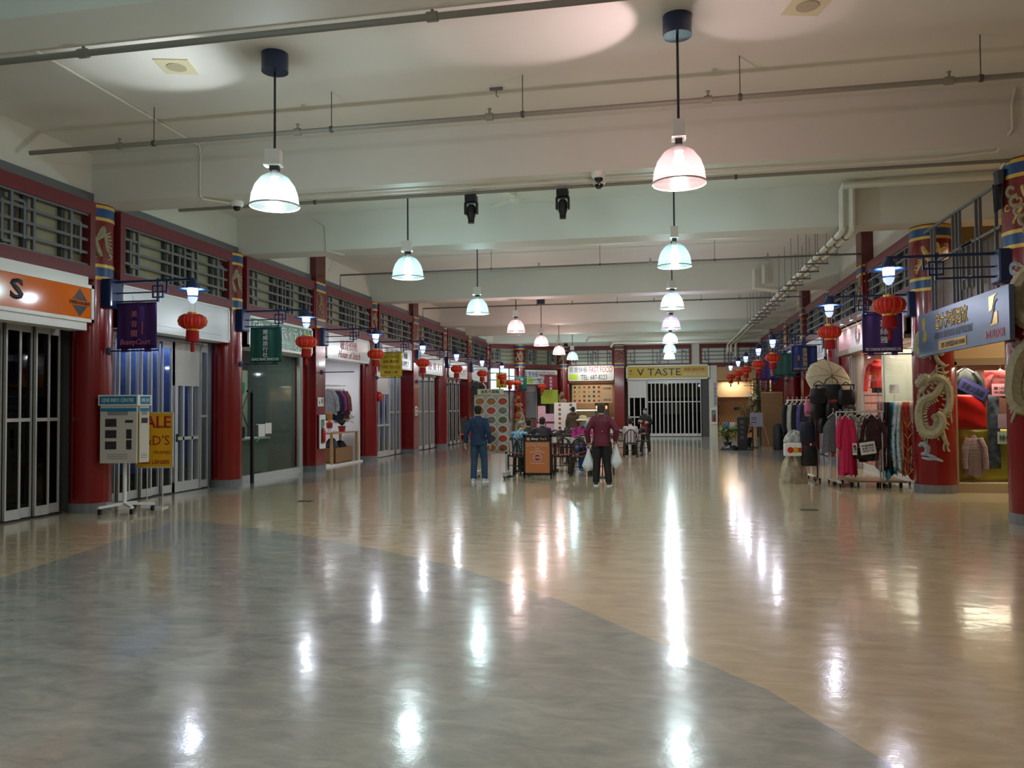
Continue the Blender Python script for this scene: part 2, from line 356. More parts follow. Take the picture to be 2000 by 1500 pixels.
for k in range(8): D2.append(([(-.3,2.3-.05*k),(-.7,2.2-.1*k),(-1.0,2.15-.12*k)],.025))
a_=round_column(RX+.02,11.3,.335,'nearest round red column at the right edge with a pale relief and coiled cables on top',-PI/2-.35,True,(D2,[(swirl(-.6+.25*k,3.3-.3*k,.1),.035) for k in range(5)]))
mb=MB()
for k in range(7): mb.tube([(-.36-.01*k,-.1+.03*k,4.45),(-.4,-.14+.04*k,4.2-.02*k),(-.38,-.1+.03*k,4.1),(-.35,-.05+.03*k,4.25),(-.36,-.1+.03*k,4.48)],.008,5,True)
mb.loft([(-.36,0,4.42,.06,.1),(-.36,0,4.6,.08,.12)],8); mb.build('cable_coil',m_black,a_,True)
m2=MB().tube([(-.34,-.05,5.4),(-.30,-.2,5.25),(-.30,-.2,4.8),(-.36,0,4.6)],.02,8); m2.build('conduit',m_pipew,a_,True)
for k in range(2,8):
    y=11.3+3.9*k
    if k%2==0: square_column(4.62,y-.1,.5,'square red column of the right row %s'%{2:'rising to the ceiling behind the pink lit sign',4:'beyond the green hanging banner',6:'farthest back on the right'}[k],-1,zlow=3.48 if k==2 else 0)
    else: round_column(4.72,y,.31,'round red column of the right row %s'%{3:'behind the blue hanging banner',5:'behind the cardboard screen',7:'at the far right corner'}[k],-PI/2-.9,False)
# fire extinguisher cabinet and notice on the square left column
def ext_cabinet(loc,rz,label):
    t=thing('extinguisher_cabinet',label,'fire extinguisher cabinet',loc,rz)
    m=MB(); m.box(-.17,-.11,-.03,0,-.42,.42); m.box(.11,.17,-.03,0,-.42,.42); m.box(-.11,.11,-.03,0,.30,.42); m.box(-.11,.11,-.03,0,-.42,-.30); m.box(-.17,.17,-.006,.0,-.42,.42); m.build('cabinet_frame',m_white,t)
    B(-.11,.11,-.012,-.009,-.3,.3).build('dark_window',m_clear,t)
    e=MB().lathe([(.045,-.26),(.05,-.24),(.05,.02),(.03,.07),(.012,.09)],c=(0,-.05,0),n=12); 
    e.T=None; e.build('extinguisher',mat('extinguisher red','B01015',.3),t,True)
    MB().box(-.02,.02,-.07,-.03,.09,.14).build('valve',m_white,t)
    return t
ext_cabinet((-8.395,18.40,.98),PI/2,'white framed extinguisher cabinet on the square red left column')
t=thing('wall_notice','white paper notice with the number 8 on the square red left column','sign',(-8.41,18.36,1.72),PI/2)
B(-.17,.17,-.006,0,-.11,.11).build('paper',m_white,t); text('8',.09,.13,m_black,t,.08,-.008,.02); text('6',.07,.1,m_dgrey,t,-.08,-.008,-.01)
# ---------------------------------------------------------------- transoms
def lattice(mb,W,z0,z1,y):
    h=z1-z0; r=.021
    def hb(u0,u1,v): mb.box(u0*W,u1*W,y-r,y+r,z0+v*h-r,z0+v*h+r)
    def vb(u,v0,v1): mb.box(u*W-r,u*W+r,y-r-.004,y+r+.004,z0+v0*h,z0+v1*h)
    for v in (.25,.5,.75): hb(0,1,v)
    for u,a,b in ((.06,.2,.75),(.125,0,1),(.42,0,1),(.49,.1,.8),(.54,0,1),(.61,.2,.85),(.665,0,1),(.89,0,1),(.95,.2,.8)): vb(u,a,b)
    hb(.49,.54,.1); hb(.54,.61,.85); hb(.06,.125,.2); hb(.89,.95,.8)
def transom(name,loc,rz,W,label,red=True,group=None):
    t=thing(name,label,'transom',loc,rz)
    z0,z1=3.52,4.70
    if red:
        f=MB(); f.box(0,W,-.03,.1,z1-.2,z1); f.box(0,W,-.03,.1,z0,z0+.2); f.box(0,.11,-.03,.1,z0+.2,z1-.2); f.box(W-.11,W,-.03,.1,z0+.2,z1-.2); f.build('frame',m_redf,t)
    a,b=z0+.2,z1-.2
    m=MB(); m.box(.11,W-.11,.0,.03,a,a+.03); m.box(.11,W-.11,.0,.03,b-.03,b); l=MB(); l.T=Matrix.Translation((.11,0,0)); lattice(l,W-.22,a,b,.03); m.v+=[]; 
    l.T=None; l.add(m.v,m.f); l.build('lattice',m_grey,t)
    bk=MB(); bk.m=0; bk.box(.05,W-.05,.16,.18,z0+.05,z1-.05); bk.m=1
    for u in (.10,.395,.515,.64,.865): bk.box(.11+u*(W-.22)-.03,.11+u*(W-.22)+.035,.09,.17,a,b)  # dark strips paint in the shade beside the full-height lattice bars
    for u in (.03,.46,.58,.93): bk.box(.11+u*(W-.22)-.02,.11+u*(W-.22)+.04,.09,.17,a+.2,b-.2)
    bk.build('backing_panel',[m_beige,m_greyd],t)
    return t
for k in range(-2,7):
    y=10.75+3.85*k+.28
    transom('lattice_transom',(-8.47,y,0),PI/2,3.29,'red framed lattice transom on the left wall above %s'%(['shops nearest the camera']+LN)[k+2].replace('the ','the '))
for k in range(1,7):
    y=11.3+3.9*(k+1)-.28
    transom('lattice_transom',(4.47,y,0),-PI/2,3.34,'red framed lattice transom panel on the right wall above %s'%['','the pink lit sign','the white and orange shop sign','the blue hanging banner','the green hanging banner','the cardboard screen','the far right corner'][k])
for x,w,l in ((-4.9,2.35,'the fast food counter'),(-2.0,3.35,'the long yellow sign'),(1.75,2.9,'the folding lattice gate')):
    transom('lattice_transom',(x,41.0,0),0,w,'red framed lattice transom panel on the back wall above '+l)
transom('lattice_transom',AW(.05,0,0),ang,4.2,'red framed lattice transom panel on the angled back left corner')
t=thing('transom_grille','open grey lattice grille above the blue restaurant sign at right','grille',(4.5,14.83,0),-PI/2)
m=MB(); 
for z in (3.95,4.55): m.box(0,3.17,-.02,.02,z-.02,z+.02)
for u in (.35,.5,1.35,1.5,1.65,2.3,2.45,3.0): m.box(u-.015,u+.015,-.02,.02,3.1,4.55)
for z in (3.45,3.95): m.box(1.75,2.15,-.02,.02,z-.015,z+.015)
for u in (1.75,1.95,2.15): m.box(u-.012,u+.012,-.02,.02,3.3,4.0)
m.build('lattice',m_grey,t); B(0,3.17,.1,.12,3.0,3.95).build('backing_panel',mat('brown panel','6E5B4C',.5),t)
# ---------------------------------------------------------------- folding shutters and signs (left)
def shutter(loc,rz,W,H_,label,leaf=.30,pane=m_smoke,rails=(1.42,),door=None,frame=m_alu,name='folding_shutter'):
    t=thing(name,label,'shutter',loc,rz)
    B(0,W,-.04,.04,H_-.05,H_).build('head_track',frame,t)
    B(0,W,-.05,.05,0,.02).build('floor_track',m_dgrey,t)
    n=max(2,round(W/leaf)); w=W/n; p0=None
    for i in range(n):
        x0=i*w; d=.03 if i%2 else -.03
        if door and door[0]<=x0+w/2<=door[1]: continue
        if p0 is None:
            f=MB(); f.box(0,.028,-.02,.02,.03,H_-.06); f.box(w-.028,w,-.02,.02,.03,H_-.06); f.box(0,w,-.018,.018,H_-.18,H_-.06); f.box(0,w,-.018,.018,.03,.17)
            for r in rails: f.box(0,w,-.018,.018,r-.025,r+.025)
            f.cyl((w,0,.03),(w,0,H_-.05),.018,8)
            p0=f.build('shutter_leaf',frame,t); g=B(.03,w-.03,-.004,.004,.16,H_-.17).build('pane',pane,p0); p0.location=(x0,d,0)
        else:
            c=p0.copy(); S.collection.objects.link(c); c.parent=t; c.location=(x0,d,0); c2=g.copy(); S.collection.objects.link(c2); c2.parent=c
    if door:
        a,b=door; m=MB(); m.box(a,a+.09,-.05,.05,.02,H_); m.box(b-.09,b,-.05,.05,.02,H_); m.box(a,b,-.04,.04,2.0,H_-.04); m.box(a,b,-.04,.04,.02,.2); m.box(a,b,-.04,.04,.98,1.04)
        mid=(a+b)/2
        for xx in (a+(b-a)*.33,a+(b-a)*.66): m.box(xx-.025,xx+.025,-.04,.04,.2,2.0)
        d=m.build('door_leaf',frame,t); B(a+.05,b-.05,-.004,.004,.2,2.0).build('pane',pane,d); B(a+.03,a+.06,-.07,-.04,.95,1.1).build('door_lock',m_black,d)
    return t
def signbox(loc,rz,W,z0,z1,face,label,frame=m_white,d=.28,border=.05,name='shop_sign'):
    t=thing(name,label,'sign',loc,rz)
    m=MB(); m.box(0,W,-.02,d,z1-border,z1); m.box(0,W,-.02,d,z0,z0+border); m.box(0,border,-.02,d,z0,z1); m.box(W-border,W,-.02,d,z0,z1); m.box(0,W,.02,d,z0+.01,z1-.01)
    m.build('sign_frame',frame,t); B(border,W-border,.0,.02,z0+border,z1-border).build('sign_face',face,t)
    return t
m_orange=mat('orange gloss sign','D9690F',.12,spec=.6); m_signw=mat('white gloss sign','D6D8D6',.25); m_green=mat('green sign','0E7A57',.35)
m_ink=mat('navy ink','26303C',.5); m_inkr=mat('red ink','B02030',.5); m_silver=mat('silver letters','DADFDD',.4)
m_pinkink=mat('pink ink','C77089',.6); m_yell=mat('yellow ink','D9BE4A',.5); m_wht=mat('white ink','E9E9E6',.5)
m_brown=mat('brown ink','5B3A18',.5); m_golds=mat('gold letters','C9A02E',.3,.4); m_bk=mat('black ink','15161A',.5)
YB=lambda k: 10.75+3.85*k
SX=-8.42
# bay -1
t=signbox((SX,YB(-1)+.3,0),PI/2,3.2,2.86,3.42,m_orange,'orange gloss shop sign with navy letters and a diamond logo')
text('EYELOOK',2.3,.28,m_ink,t,.2,-.004,3.15,bold=.02); text('S',.22,.28,m_ink,t,1.78,-.004,3.17,bold=.03)
m=MB(); c=(2.93,3.14)
m.prism([(c[0]-.15,c[1]+.03),(c[0]+.15,c[1]+.03),(c[0],c[1]+.2)],-.004,0); m.prism([(c[0]-.15,c[1]-.05),(c[0]+.15,c[1]-.05),(c[0],c[1]-.21)],-.004,0); m.build('diamond_logo',m_ink,t)
text('EYELOOKS',.40,.05,m_ink,t,c[0],-.006,c[1]-.01,bold=.02); text('CC',.09,.04,m_orange,t,c[0],-.008,c[1]+.065,bold=.02)
m=MB(); m.box(0,3.1,-.0,.3,3.42,3.54); m.box(0,3.1,.02,.3,2.74,2.86); m.build('sign_housing',m_white,t)
shutter((-8.98,YB(-1)+.33,0),PI/2,3.19,2.86,'aluminium folding shutter with dark glass under the orange sign',leaf=.27)
# bay 0
t=signbox((SX,YB(0)+.3,0),PI/2,3.12,2.86,3.54,mat('blank white board','D4D8DC',.3,noise=.03,nscale=2),'blank white shop sign with no lettering, above blue-draped shutters',border=.03)
B(.25,2.85,-.01,.0,2.98,3.4).build('inset_panel',mat('blank white board','D4D8DC'),t)
shutter((-8.98,YB(0)+.33,0),PI/2,3.19,2.86,'aluminium folding shutter with a framed door, blue cloth hanging behind it',door=(2.12,2.97),pane=m_lclear)
lamp('AREA','shop_inner_light',(-9.08,YB(0)+1.9,2.9),13,(.9,.95,1),size=(.1,2.6)).rotation_euler=(0,.5,0)  # unseen lamp added between shutter and curtain to brighten the blue cloth
def cloth(loc,rz,W,z0,z1,m,label,name='curtain'):
    mb=MB().grid(lambda u,v:(u*W,.04*math.sin(u*W*9)+.03*math.sin(u*W*23+v*3)+.02*v,z0+(z1-z0)*v),int(W*24),10)
    o=mb.build(name,m,None,True,solid=.006); o.location=loc; o.rotation_euler=(0,0,rz); tag(o,label,'curtain'); return o
m_bcl=mat('blue cloth','2C4B92',.7,noise=.35,nscale=3)
cloth((-9.3,YB(0)+.3,0),PI/2,3.3,.42,2.8,m_bcl,'blue cloth curtain behind the shutter left of the second column')
# bay 1 travel shop
t=signbox((SX,YB(1)+.3,0),PI/2,3.0,2.84,3.5,m_green,'green travel agency sign with big silver characters')
text('雅威旅行社',2.6,.34,m_silver,t,1.45,-.004,3.26,bold=.01); text('ADVICE TRAVEL SERVICE LTD.',2.5,.13,m_silver,t,1.5,-.004,2.97)
t=thing('glass_storefront','tinted glass travel shop front with a metal door handle','storefront',(-8.75,YB(1)+.3,0),PI/2)
m=MB(); m.box(0,3.1,-.03,.03,2.8,2.86); m.box(0,3.1,-.05,.05,0,.14); m.box(2.95,3.1,-.04,.04,.1,2.8); m.build('frame',m_alu,t)
B(0,1.0,-.006,.006,.1,2.8).build('glass_door',m_tint,t); B(1.02,2.95,-.006,.006,.14,2.8).build('glass_panel',m_tint,t)
MB().tube([(.9,-.02,.85),(.9,-.07,.87),(.9,-.07,1.2),(.9,-.02,1.22)],.012,8).build('door_handle',m_alu,t,True)
m=MB(); m.box(1.0,1.3,-.012,-.007,.95,1.22); m.box(1.32,1.6,-.012,-.007,1.0,1.24); m.build('door_notice',m_white,t)
t=thing('wire_partition','diamond mesh partition standing inside the glass travel shop','partition',(-10.05,YB(1)+.9,0),PI/2)
m=MB()
for k in range(9): m.cyl((.25*k-.3,0,1.1),(.25*k+.3,0,1.95),.01,5); m.cyl((.25*k+.3,0,1.1),(.25*k-.3,0,1.95),.01,5)
m.build('mesh',m_dgrey,t); B(-.3,2.3,.02,.05,0,2.5).build('board',mat('khaki board','9A9C8C',.6),t); B(0,2.1,-.02,.02,1.98,2.2).build('green_sign_strip',m_green,t)
t=thing('shop_counter','pale counter with a box on it inside the glass travel shop','counter',(-9.3,YB(1)+1.2,0),PI/2)
B(0,1.6,0,.5,0,.85).build('counter_body',mat('grey laminate','93978F',.5),t,bevel=.01); B(-.03,1.63,-.03,.53,.85,.89).build('counter_top',m_white,t); B(.3,.7,.1,.4,.89,1.15).build('monitor',m_dgrey,t)
o=B(0,.06,0,1.0,.5,2.2).build('blue_door_panel',mat('teal panel','20505A',.5)); o.location=(-9.6,YB(1)+.3,0); tag(o,'teal blue panel standing just inside the travel shop door','panel')
lamp('AREA','shop_inner_light',(-9.1,YB(1)+1.9,2.78),30,(.9,1,.95),size=(.5,2.6)).rotation_euler=(0,.5,0)  # added area light with no visible fixture, tilted to brighten the board inside
# slim black post
t=thing('barrier_post','slim black metal post beside the glass travel shop door','post',(-8.5,YB(1)+.62,0),PI/2)
m=MB(); m.box(-.03,.03,-.03,.03,0,1.95); m.box(-.2,.0,-.02,.02,1.9,1.95); m.box(0,.3,-.02,.02,.2,.23); m.build('post',m_black,t)
# bay 2 clothes shop
t=signbox((SX,YB(2)+.28,0),PI/2,2.95,2.84,3.5,m_signw,'white shop sign with dark red characters above dark red script')
text('敏奇织绣',1.15,.26,m_inkr,t,1.45,-.004,3.25); text('House of Stitch',1.5,.2,m_inkr,t,1.5,-.004,3.0,shear=.45)
m=MB(); m.box(-10.4,-10.3,YB(2)+.1,YB(3)-.1,0,3.4); m.box(-10.4,-8.8,YB(3)-.46,YB(3)-.36,0,3.4); m.box(-10.4,-8.75,YB(2)+.28,YB(3)-.1,3.0,3.1)
o=struct(m.build('wall_alcove',mat('bright shop wall','D9DADE',.5)))
o=struct(B(-10.3,-8.7,YB(2)+.3,YB(3)-.4,0,.05).build('trim_11',m_white))
lamp('AREA','shop_inner_light',(-9.5,YB(2)+1.6,2.95),26,(1,.98,1),size=(1.0,2))
def garment(name,label,m,loc,rz,w=.45,h=.75,thick=.12,seed=0,group=None,sleeves=True,flare=1.1,trim=None,cat='garment',hook=True):
    rnd=random.Random(seed); t=thing(name,label,cat,loc,rz,group)
    ph=rnd.uniform(0,6)
    def side(sg):
        def fn(u,v):
            x=(u-.5)*w*(.55+.45*min(1,v*5)+ (flare-1)*v); sh=.10*abs(u-.5)*2*w/.45 if v<.2 else 0
            prof=max(0,1-(2*abs(u-.5))**3)
            return (x,sg*(thick/2*prof*(.5+.5*min(1,v*3))+.012*math.sin(u*22+ph+v*2)*v),-(v*h)-(abs(u-.5)*.22 if v<.9 else .03*math.sin(u*9+ph)))
        return fn
    mb=MB(); mb.grid(side(1),12,10); mb.grid(side(-1),12,10)
    if sleeves:
        for s in (-1,1): mb.tube([(s*w*.28,0,-.08),(s*w*.5,-.02,-.25),(s*w*.58,-.03,-.5),(s*w*.56,-.05,-.62)],[.06,.06,.05,.045],8)
    mb.build('cloth',m,t,True)
    if trim:
        q=MB(); q.tube([(-.05,-thick/2-.01,-.02),(-.02,-thick/2-.015,-h*.5),(-.02,-thick/2-.01,-h*.98)],.018,6); q.build('trim',trim,t,True)
    if hook:
        q=MB().tube([(-w*.3,0,-.08),(0,0,.02),(w*.3,0,-.08)],.01,6); q.tube([(0,0,.02),(0,0,.06),(.02,0,.09),(0,0,.11),(-.02,0,.09)],.004,5); q.build('hanger',m_white,t,True)
    return t
mm=lambda n,c,no=.25,s=14: mat(n,c,.85,noise=no,nscale=s)
m_navy=mm('navy wool','16203A'); m_mag=mm('magenta knit','A8227E'); m_grw=mm('grey white knit','9A9CA6'); m_rust=mm('rust knit','8C3A2C'); m_plum=mm('plum quilted','2E1A36',.35,30)
gl=[(m_grw,'pale grey knit'),(m_navy,'navy blue jacket'),(m_navy,'dark blue coat'),(m_mag,'magenta knit top'),(m_black,'black cardigan with white front'),(m_rust,'rust red long coat'),(m_plum,'plum quilted jacket')]
for i,(m,l) in enumerate(gl):
    garment('hanging_garment',l+' on the rail in the white clothes alcove',m,(-8.98,20.02+.17*i,2.10),PI/2-1.0 if i<6 else PI/2-.2,w=.5 if i<6 else .62,h=.85 if i in(1,2,5) else .7,thick=.1 if i<6 else .2,seed=i,trim=m_wht if i==4 else None,flare=1.25 if i==6 else 1.1)
t=thing('clothes_rail','thin metal clothes rail high in the white alcove','rail',(-9.0,19.75,2.2),PI/2)
MB().cyl((0,0,0),(1.55,0,0),.012).build('rail',m_alu,t,True); m=MB(); m.cyl((1.5,0,0),(1.5,1.3,0),.01); m.cyl((.1,0,0),(.1,1.3,0),.01); m.build('bracket',m_dgrey,t)
m_wood=mat('pale wood','B98F63',.5,noise=.15,nscale=6,stretch=(1,8,1)); m_card=mat('cardboard','8E6A45',.8,noise=.08)
t=thing('wooden_shelf','wooden shelf table in the white clothes alcove holding a plant','shelf',(-9.0,19.85,0),PI/2)
B(0,1.85,-.25,.35,.86,.9).build('shelf_top',m_wood,t)
for x in (.05,1.8):
    for y in (-.2,.3): B(x-.03,x+.03,y-.03,y+.03,0,.86).build('leg',m_wood,t)
t=thing('cardboard_box','open cardboard box with dark clothes under the wooden shelf','box',(-8.85,20.25,.05),PI/2)
m=MB(); m.box(0,1.2,0,.02,0,.42); m.box(0,1.2,.48,.5,0,.42); m.box(0,.02,0,.5,0,.42); m.box(1.18,1.2,0,.5,0,.42); m.box(0,1.2,0,.5,0,.02); m.build('box_walls',m_card,t)
def heap(loc,rx,ry,rz_,m,name,label,cat,seed=1):
    rnd=random.Random(seed); mb=MB(); rows=[]
    for i in range(9):
        v=i/8; row=[]
        for j in range(20):
            a=2*PI*j/20; q=1+.12*math.sin(3*a+seed)+.08*math.sin(7*a+v*5+seed)
            row.append((rx*q*math.cos(v*PI/2)*math.cos(a),ry*q*math.cos(v*PI/2)*math.sin(a),rz_*math.sin(v*PI/2)*(1+.15*math.sin(5*a+seed))))
        rows.append(row)
    mb.ring(rows); o=mb.build(name,m,None,True); o.location=loc; tag(o,label,cat); return o
heap((-9.1,20.6,.40),.18,.3,.3,mm('grey mixed cloth','4A4A4E',.5,10),'folded_clothes','grey and black clothes heaped in the cardboard box','clothes',3)
heap((-9.1,21.15,.40),.18,.26,.22,mm('black cloth','17171A',.5,10),'folded_clothes','black garment piled at the right of the cardboard box','clothes',5)
t=thing('nutcracker_figure','wooden soldier figure with a tan hat on the shelf','figurine',(-8.9,20.0,.9))
m=MB(); m.lathe([(.07,.36),(.08,.38),(.08,.52),(.06,.54)],n=14); m.build('hat',mat('tan felt','B5793A',.7),t,True)
m=MB(); m.lathe([(.05,.28),(.055,.32),(.05,.36)],n=14); m.build('head',mat('doll skin','D9A27A',.6),t,True)
m=MB(); m.lathe([(.05,.12),(.08,.14),(.09,.26),(.05,.28)],n=14); m.tube([(.0,.09,.26),(.0,.12,.18),(0,.09,.12)],.02,6); m.tube([(.0,-.09,.26),(.0,-.12,.18),(0,-.09,.12)],.02,6); m.build('body',mat('red coat','A3201C',.6),t,True)
m=MB(); m.cyl((0,.035,0),(0,.035,.13),.025); m.cyl((0,-.035,0),(0,-.035,.13),.025); m.build('leg',m_wht,t,True)
m_leaf=mat('green leaves','2E5A2C',.6,noise=.4,nscale=9); m_leafl=mat('light green leaves','7E9A4A',.6,noise=.4,nscale=9)
def plant(loc,R,Hh,n,label,name='potted_plant',leaf=m_leaf,pot=None,potr=.12,poth=.2,lw=.05,seed=1,stems=True,cat='plant'):
    rnd=random.Random(seed); t=thing(name,label,cat,loc)
    if pot: MB().lathe([(potr*.75,0),(potr,poth),(potr*1.08,poth),(potr*1.08,poth-.02)],n=18).build('pot',pot,t,True)
    mb=MB(); st=MB(); z0=poth if pot else 0
    for i in range(n):
        a=rnd.uniform(0,2*PI); r=R*rnd.uniform(.2,1); z=z0+Hh*rnd.uniform(.25,1)
        p=Vector((r*math.cos(a),r*math.sin(a),z)); d=Vector((math.cos(a),math.sin(a),rnd.uniform(-.6,.5))).normalized(); L=lw*rnd.uniform(2,3.6); s=d.cross(Vector((0,0,1))).normalized()*lw*.5
        q=[p,p+d*L*.4+s,p+d*L,p+d*L*.4-s]; nn=Vector((0,0,lw*.15)); mb.add([q[0],q[1],q[2],q[3],p+d*L*.45+nn],[(0,1,4),(1,2,4),(2,3,4),(3,0,4)])
        if stems and i%3==0: st.tube([(0,0,z0),tuple(p*.5+Vector((0,0,z0*.5+.05*Hh))),tuple(p)],.005,4)
    mb.build('leaves',leaf,t); 
    if st.v: st.build('stems',mat('stem','4A4A2A',.7),t)
    return t
plant((-8.95,20.95,.9),.26,.38,160,'green plant in a red pot on the wooden shelf',pot=mat('red pot','A02A2A',.4),potr=.11,poth=.16)
# bays 3-6
t=signbox((SX,YB(3)+.3,0),PI/2,3.0,2.82,3.5,m_signw,'white shop sign with black characters, half hidden by the yellow banner')
text('溫哥華台麵',2.2,.24,m_bk,t,1.45,-.004,3.3); text('TABLE  TENNIS  SUPPLY',2.4,.16,m_bk,t,1.5,-.004,3.02)
shutter((-8.85,YB(3)+.32,0),PI/2,3.15,2.82,'folding shutter with framed door and blue cloth behind, below the yellow banner',door=(.45,1.9),pane=m_lclear)
lamp('AREA','shop_inner_light',(-8.97,YB(3)+1.8,2.85),10,(.9,.95,1),size=(.1,2.6)).rotation_euler=(0,.5,0)  # added lamp, unseen, so the blue cloth shows through this shutter
cloth((-9.15,YB(3)+.35,0),PI/2,3.1,.5,2.7,m_bcl,'blue cloth curtain behind the shutter below the yellow banner')
m_gpane=mat('grey folded panels','7C7F7E',.45,noise=.2,nscale=9,stretch=(6,6,.05))
for k,l,tx in ((4,'white shop sign with red characters above grey closed panels','藝 美 行'),(5,'white shop sign with small dark marks, above a narrow shutter','南北行'),(6,'plain cream shop sign above the dark shop with an easel','')):
    t=signbox((SX,YB(k)+.3,0),PI/2,2.95,2.78,3.48,m_signw,l)
    if tx: text(tx,1.7,.3,m_inkr,t,1.9,-.004,3.1)
shutter((-8.8,YB(4)+.36,0),PI/2,3.12,2.78,'closed grey panel shutter in the left wall, middle distance',leaf=.4,pane=m_gpane)
shutter((-8.8,YB(5)+.36,0),PI/2,3.1,2.78,'narrow barred shutter near the wooden easel',leaf=.3,pane=m_smoke)
t=thing('wall_notice','small white paper notice on the square red column past the yellow banner','sign',(-8.41,YB(4)-.1,1.45),PI/2); B(-.12,.12,-.006,0,-.16,.16).build('paper',m_white,t)
m=MB(); m.box(-.05,.05,-.01,-.006,-.1,-.02); m.box(-.05,.05,-.01,-.006,.02,.1); m.build('print',m_dgrey,t)
t=thing('alarm_bell','round red alarm bell on the column left of the yellow banner','bell',(-8.43,YB(3)+.2,1.9),PI/2)
MB().tube([(0,-.1,0),(0,-.04,0),(0,.05,0)],[.08,.15,.15],20).build('bell',mat('bell red','C01A1E',.3),t,True)
# ---------------------------------------------------------------- bracket lamps, banners, lanterns
m_lampdisc=mat('lamp disc enamel','4A78C8',.3); m_bulb=mat('lamp glass glow','F2F6FF',.3,emis=9); m_bulb2=mat('highbay bulb','FFFFFF',.3,emis=14); m_gl2=mat('frosted glass','C9DCF2',.2,emis=.8)
def glow_mat(name,e):
    m=bpy.data.materials.new(name); m.use_nodes=True; nt=m.node_tree; nt.nodes.clear(); o=nt.nodes.new('ShaderNodeOutputMaterial'); a=nt.nodes.new('ShaderNodeAddShader'); t=nt.nodes.new('ShaderNodeBsdfTransparent'); x=nt.nodes.new('ShaderNodeEmission'); x.inputs[0].default_value=lin('E6EEFF'); x.inputs[1].default_value=e
    nt.links.new(t.outputs[0],a.inputs[0]); nt.links.new(x.outputs[0],a.inputs[1]); nt.links.new(a.outputs[0],o.inputs[0]); m.cycles.emission_sampling='NONE'; return m
m_lan=mat('red lantern silk','D01413',.55,noise=.1,nscale=5); m_fr=mat('red fringe','A80F12',.8,noise=.3,nscale=60,stretch=(8,8,.2))
m_gd=mat('gold trim','D9A93A',.35,.5)
m_glow=glow_mat('lamp glow glass',5)
def bracket(loc,flip,label,col=(.86,.92,1),first=None,lit=True,rod=True):
    t=thing('bracket_lamp',label,'wall lamp',loc,PI if flip else 0)
    B(.18,.44,-.14,.14,3.12,3.57).build('mounting_box',m_blue,t,bevel=.03)
    m=MB(); m.box(.44,1.73,-.018,.018,3.505,3.54); m.box(.44,1.30,-.012,.012,3.34,3.36); m.box(.44,1.15,-.014,.014,3.205,3.23); m.box(1.13,1.16,-.015,.015,3.2,3.56); m.box(1.285,1.31,-.012,.012,3.34,3.52)
    for z in (3.27,3.44): m.box(1.06,1.23,-.013,.013,z-.011,z+.011)
    for x in (1.06,1.23): m.box(x-.011,x+.011,-.013,.013,3.26,3.45)
    m.build('arm',m_blue,t)
    if rod:
        m=MB(); m.cyl((.3,0,2.46),(1.16,0,2.46),.012); m.lathe([(.0,-.06),(.05,-.04),(.05,.04),(0,.06)],c=(.3,0,2.46),n=10); m.build('lower_rod',m_blue,t,True)
    MB().lathe([(.03,3.54),(.05,3.5),(.10,3.42),(.11,3.39)],c=(1.73,0,0),n=20).build('lamp_cap',m_blue,t,True)
    MB().lathe([(.24,3.36),(.10,3.395),(.0,3.395)],c=(1.73,0,0),n=28,caps=False).build('lamp_shade',m_lampdisc,t,True,solid=.006)
    MB().lathe([(.07,3.385),(.075,3.34),(.07,3.285)],c=(1.73,0,0),n=20).build('lamp_glass',m_glow,t,True)
    MB().lathe([(.14,3.262),(.05,3.275),(0,3.275)],c=(1.73,0,0),n=24,caps=False).build('lower_disc',m_lampdisc,t,True,solid=.005)
    MB().lathe([(.075,3.25),(.06,3.2),(.03,3.16),(0,3.15)],c=(1.73,0,0),n=18).build('glass_tip',m_gl2,t,True)
    lamp('POINT','bracket_light',(1.73,-.0,3.335),WALL,col,.03,t); return t
def lantern(loc,label,proto=None,scale=1):
    if proto: return copytree(proto,loc,0,label,None)
    t=thing('red_lantern',label,'lantern',loc,0,None)
    MB().lathe([(.07,2.995),(.13,2.985),(.18,2.95),(.20,2.89),(.182,2.82),(.13,2.778),(.08,2.765)],n=80,lobes=20,amp=.055).build('lantern_body',m_lan,t,True)
    m=MB()
    for k in range(12):
        a=2*PI*k/12; m.tube([(math.cos(a)*r,math.sin(a)*r,z) for r,z in ((.10,2.995),(.188,2.95),(.212,2.89),(.193,2.82),(.10,2.765))],.004,5)
    m.build('gold_ribs',m_gd,t,True)
    MB().lathe([(.075,2.985),(.075,3.02),(.06,3.02)],n=20).build('gold_collar',m_gd,t,True); MB().lathe([(.088,2.74),(.09,2.772),(.08,2.772)],n=20).build('gold_collar',m_gd,t,True)
    MB().lathe([(.088,2.74),(.092,2.58),(.08,2.575)],n=36,lobes=18,amp=.04).build('fringe',m_fr,t,True)
    m=MB(); m.lathe([(.012,2.58),(.028,2.53),(.028,2.43),(.02,2.42)],n=12); m.build('tassel',m_fr,t,True)
    MB().lathe([(.004,2.60),(.02,2.555),(.012,2.54)],n=10).build('bead',m_gd,t,True)
    m=MB(); m.cyl((-.04,0,3.02),(-.04,0,3.2),.004,5); m.cyl((.04,0,3.02),(.04,0,3.2),.004,5); m.build('hanging_wire',m_wht,t)
    return t
lp=None
LL=['nearest on the left, hanging from the bracket lamp by the purple banner','hanging from the bracket lamp right of the green banner','hanging before the white script sign, left of the yellow banner','hanging from the bracket lamp right of the yellow banner','hanging before the white sign with small dark marks','hanging before the plain cream sign near the easel','hanging by the far left corner near the yellow and green little banners']
LB=['holding the purple banner beside the blank white sign','holding the dark green banner','above the white sign with red script','holding the yellow banner','before the white sign with red characters','before the white sign with small dark marks','farthest back in the left row']
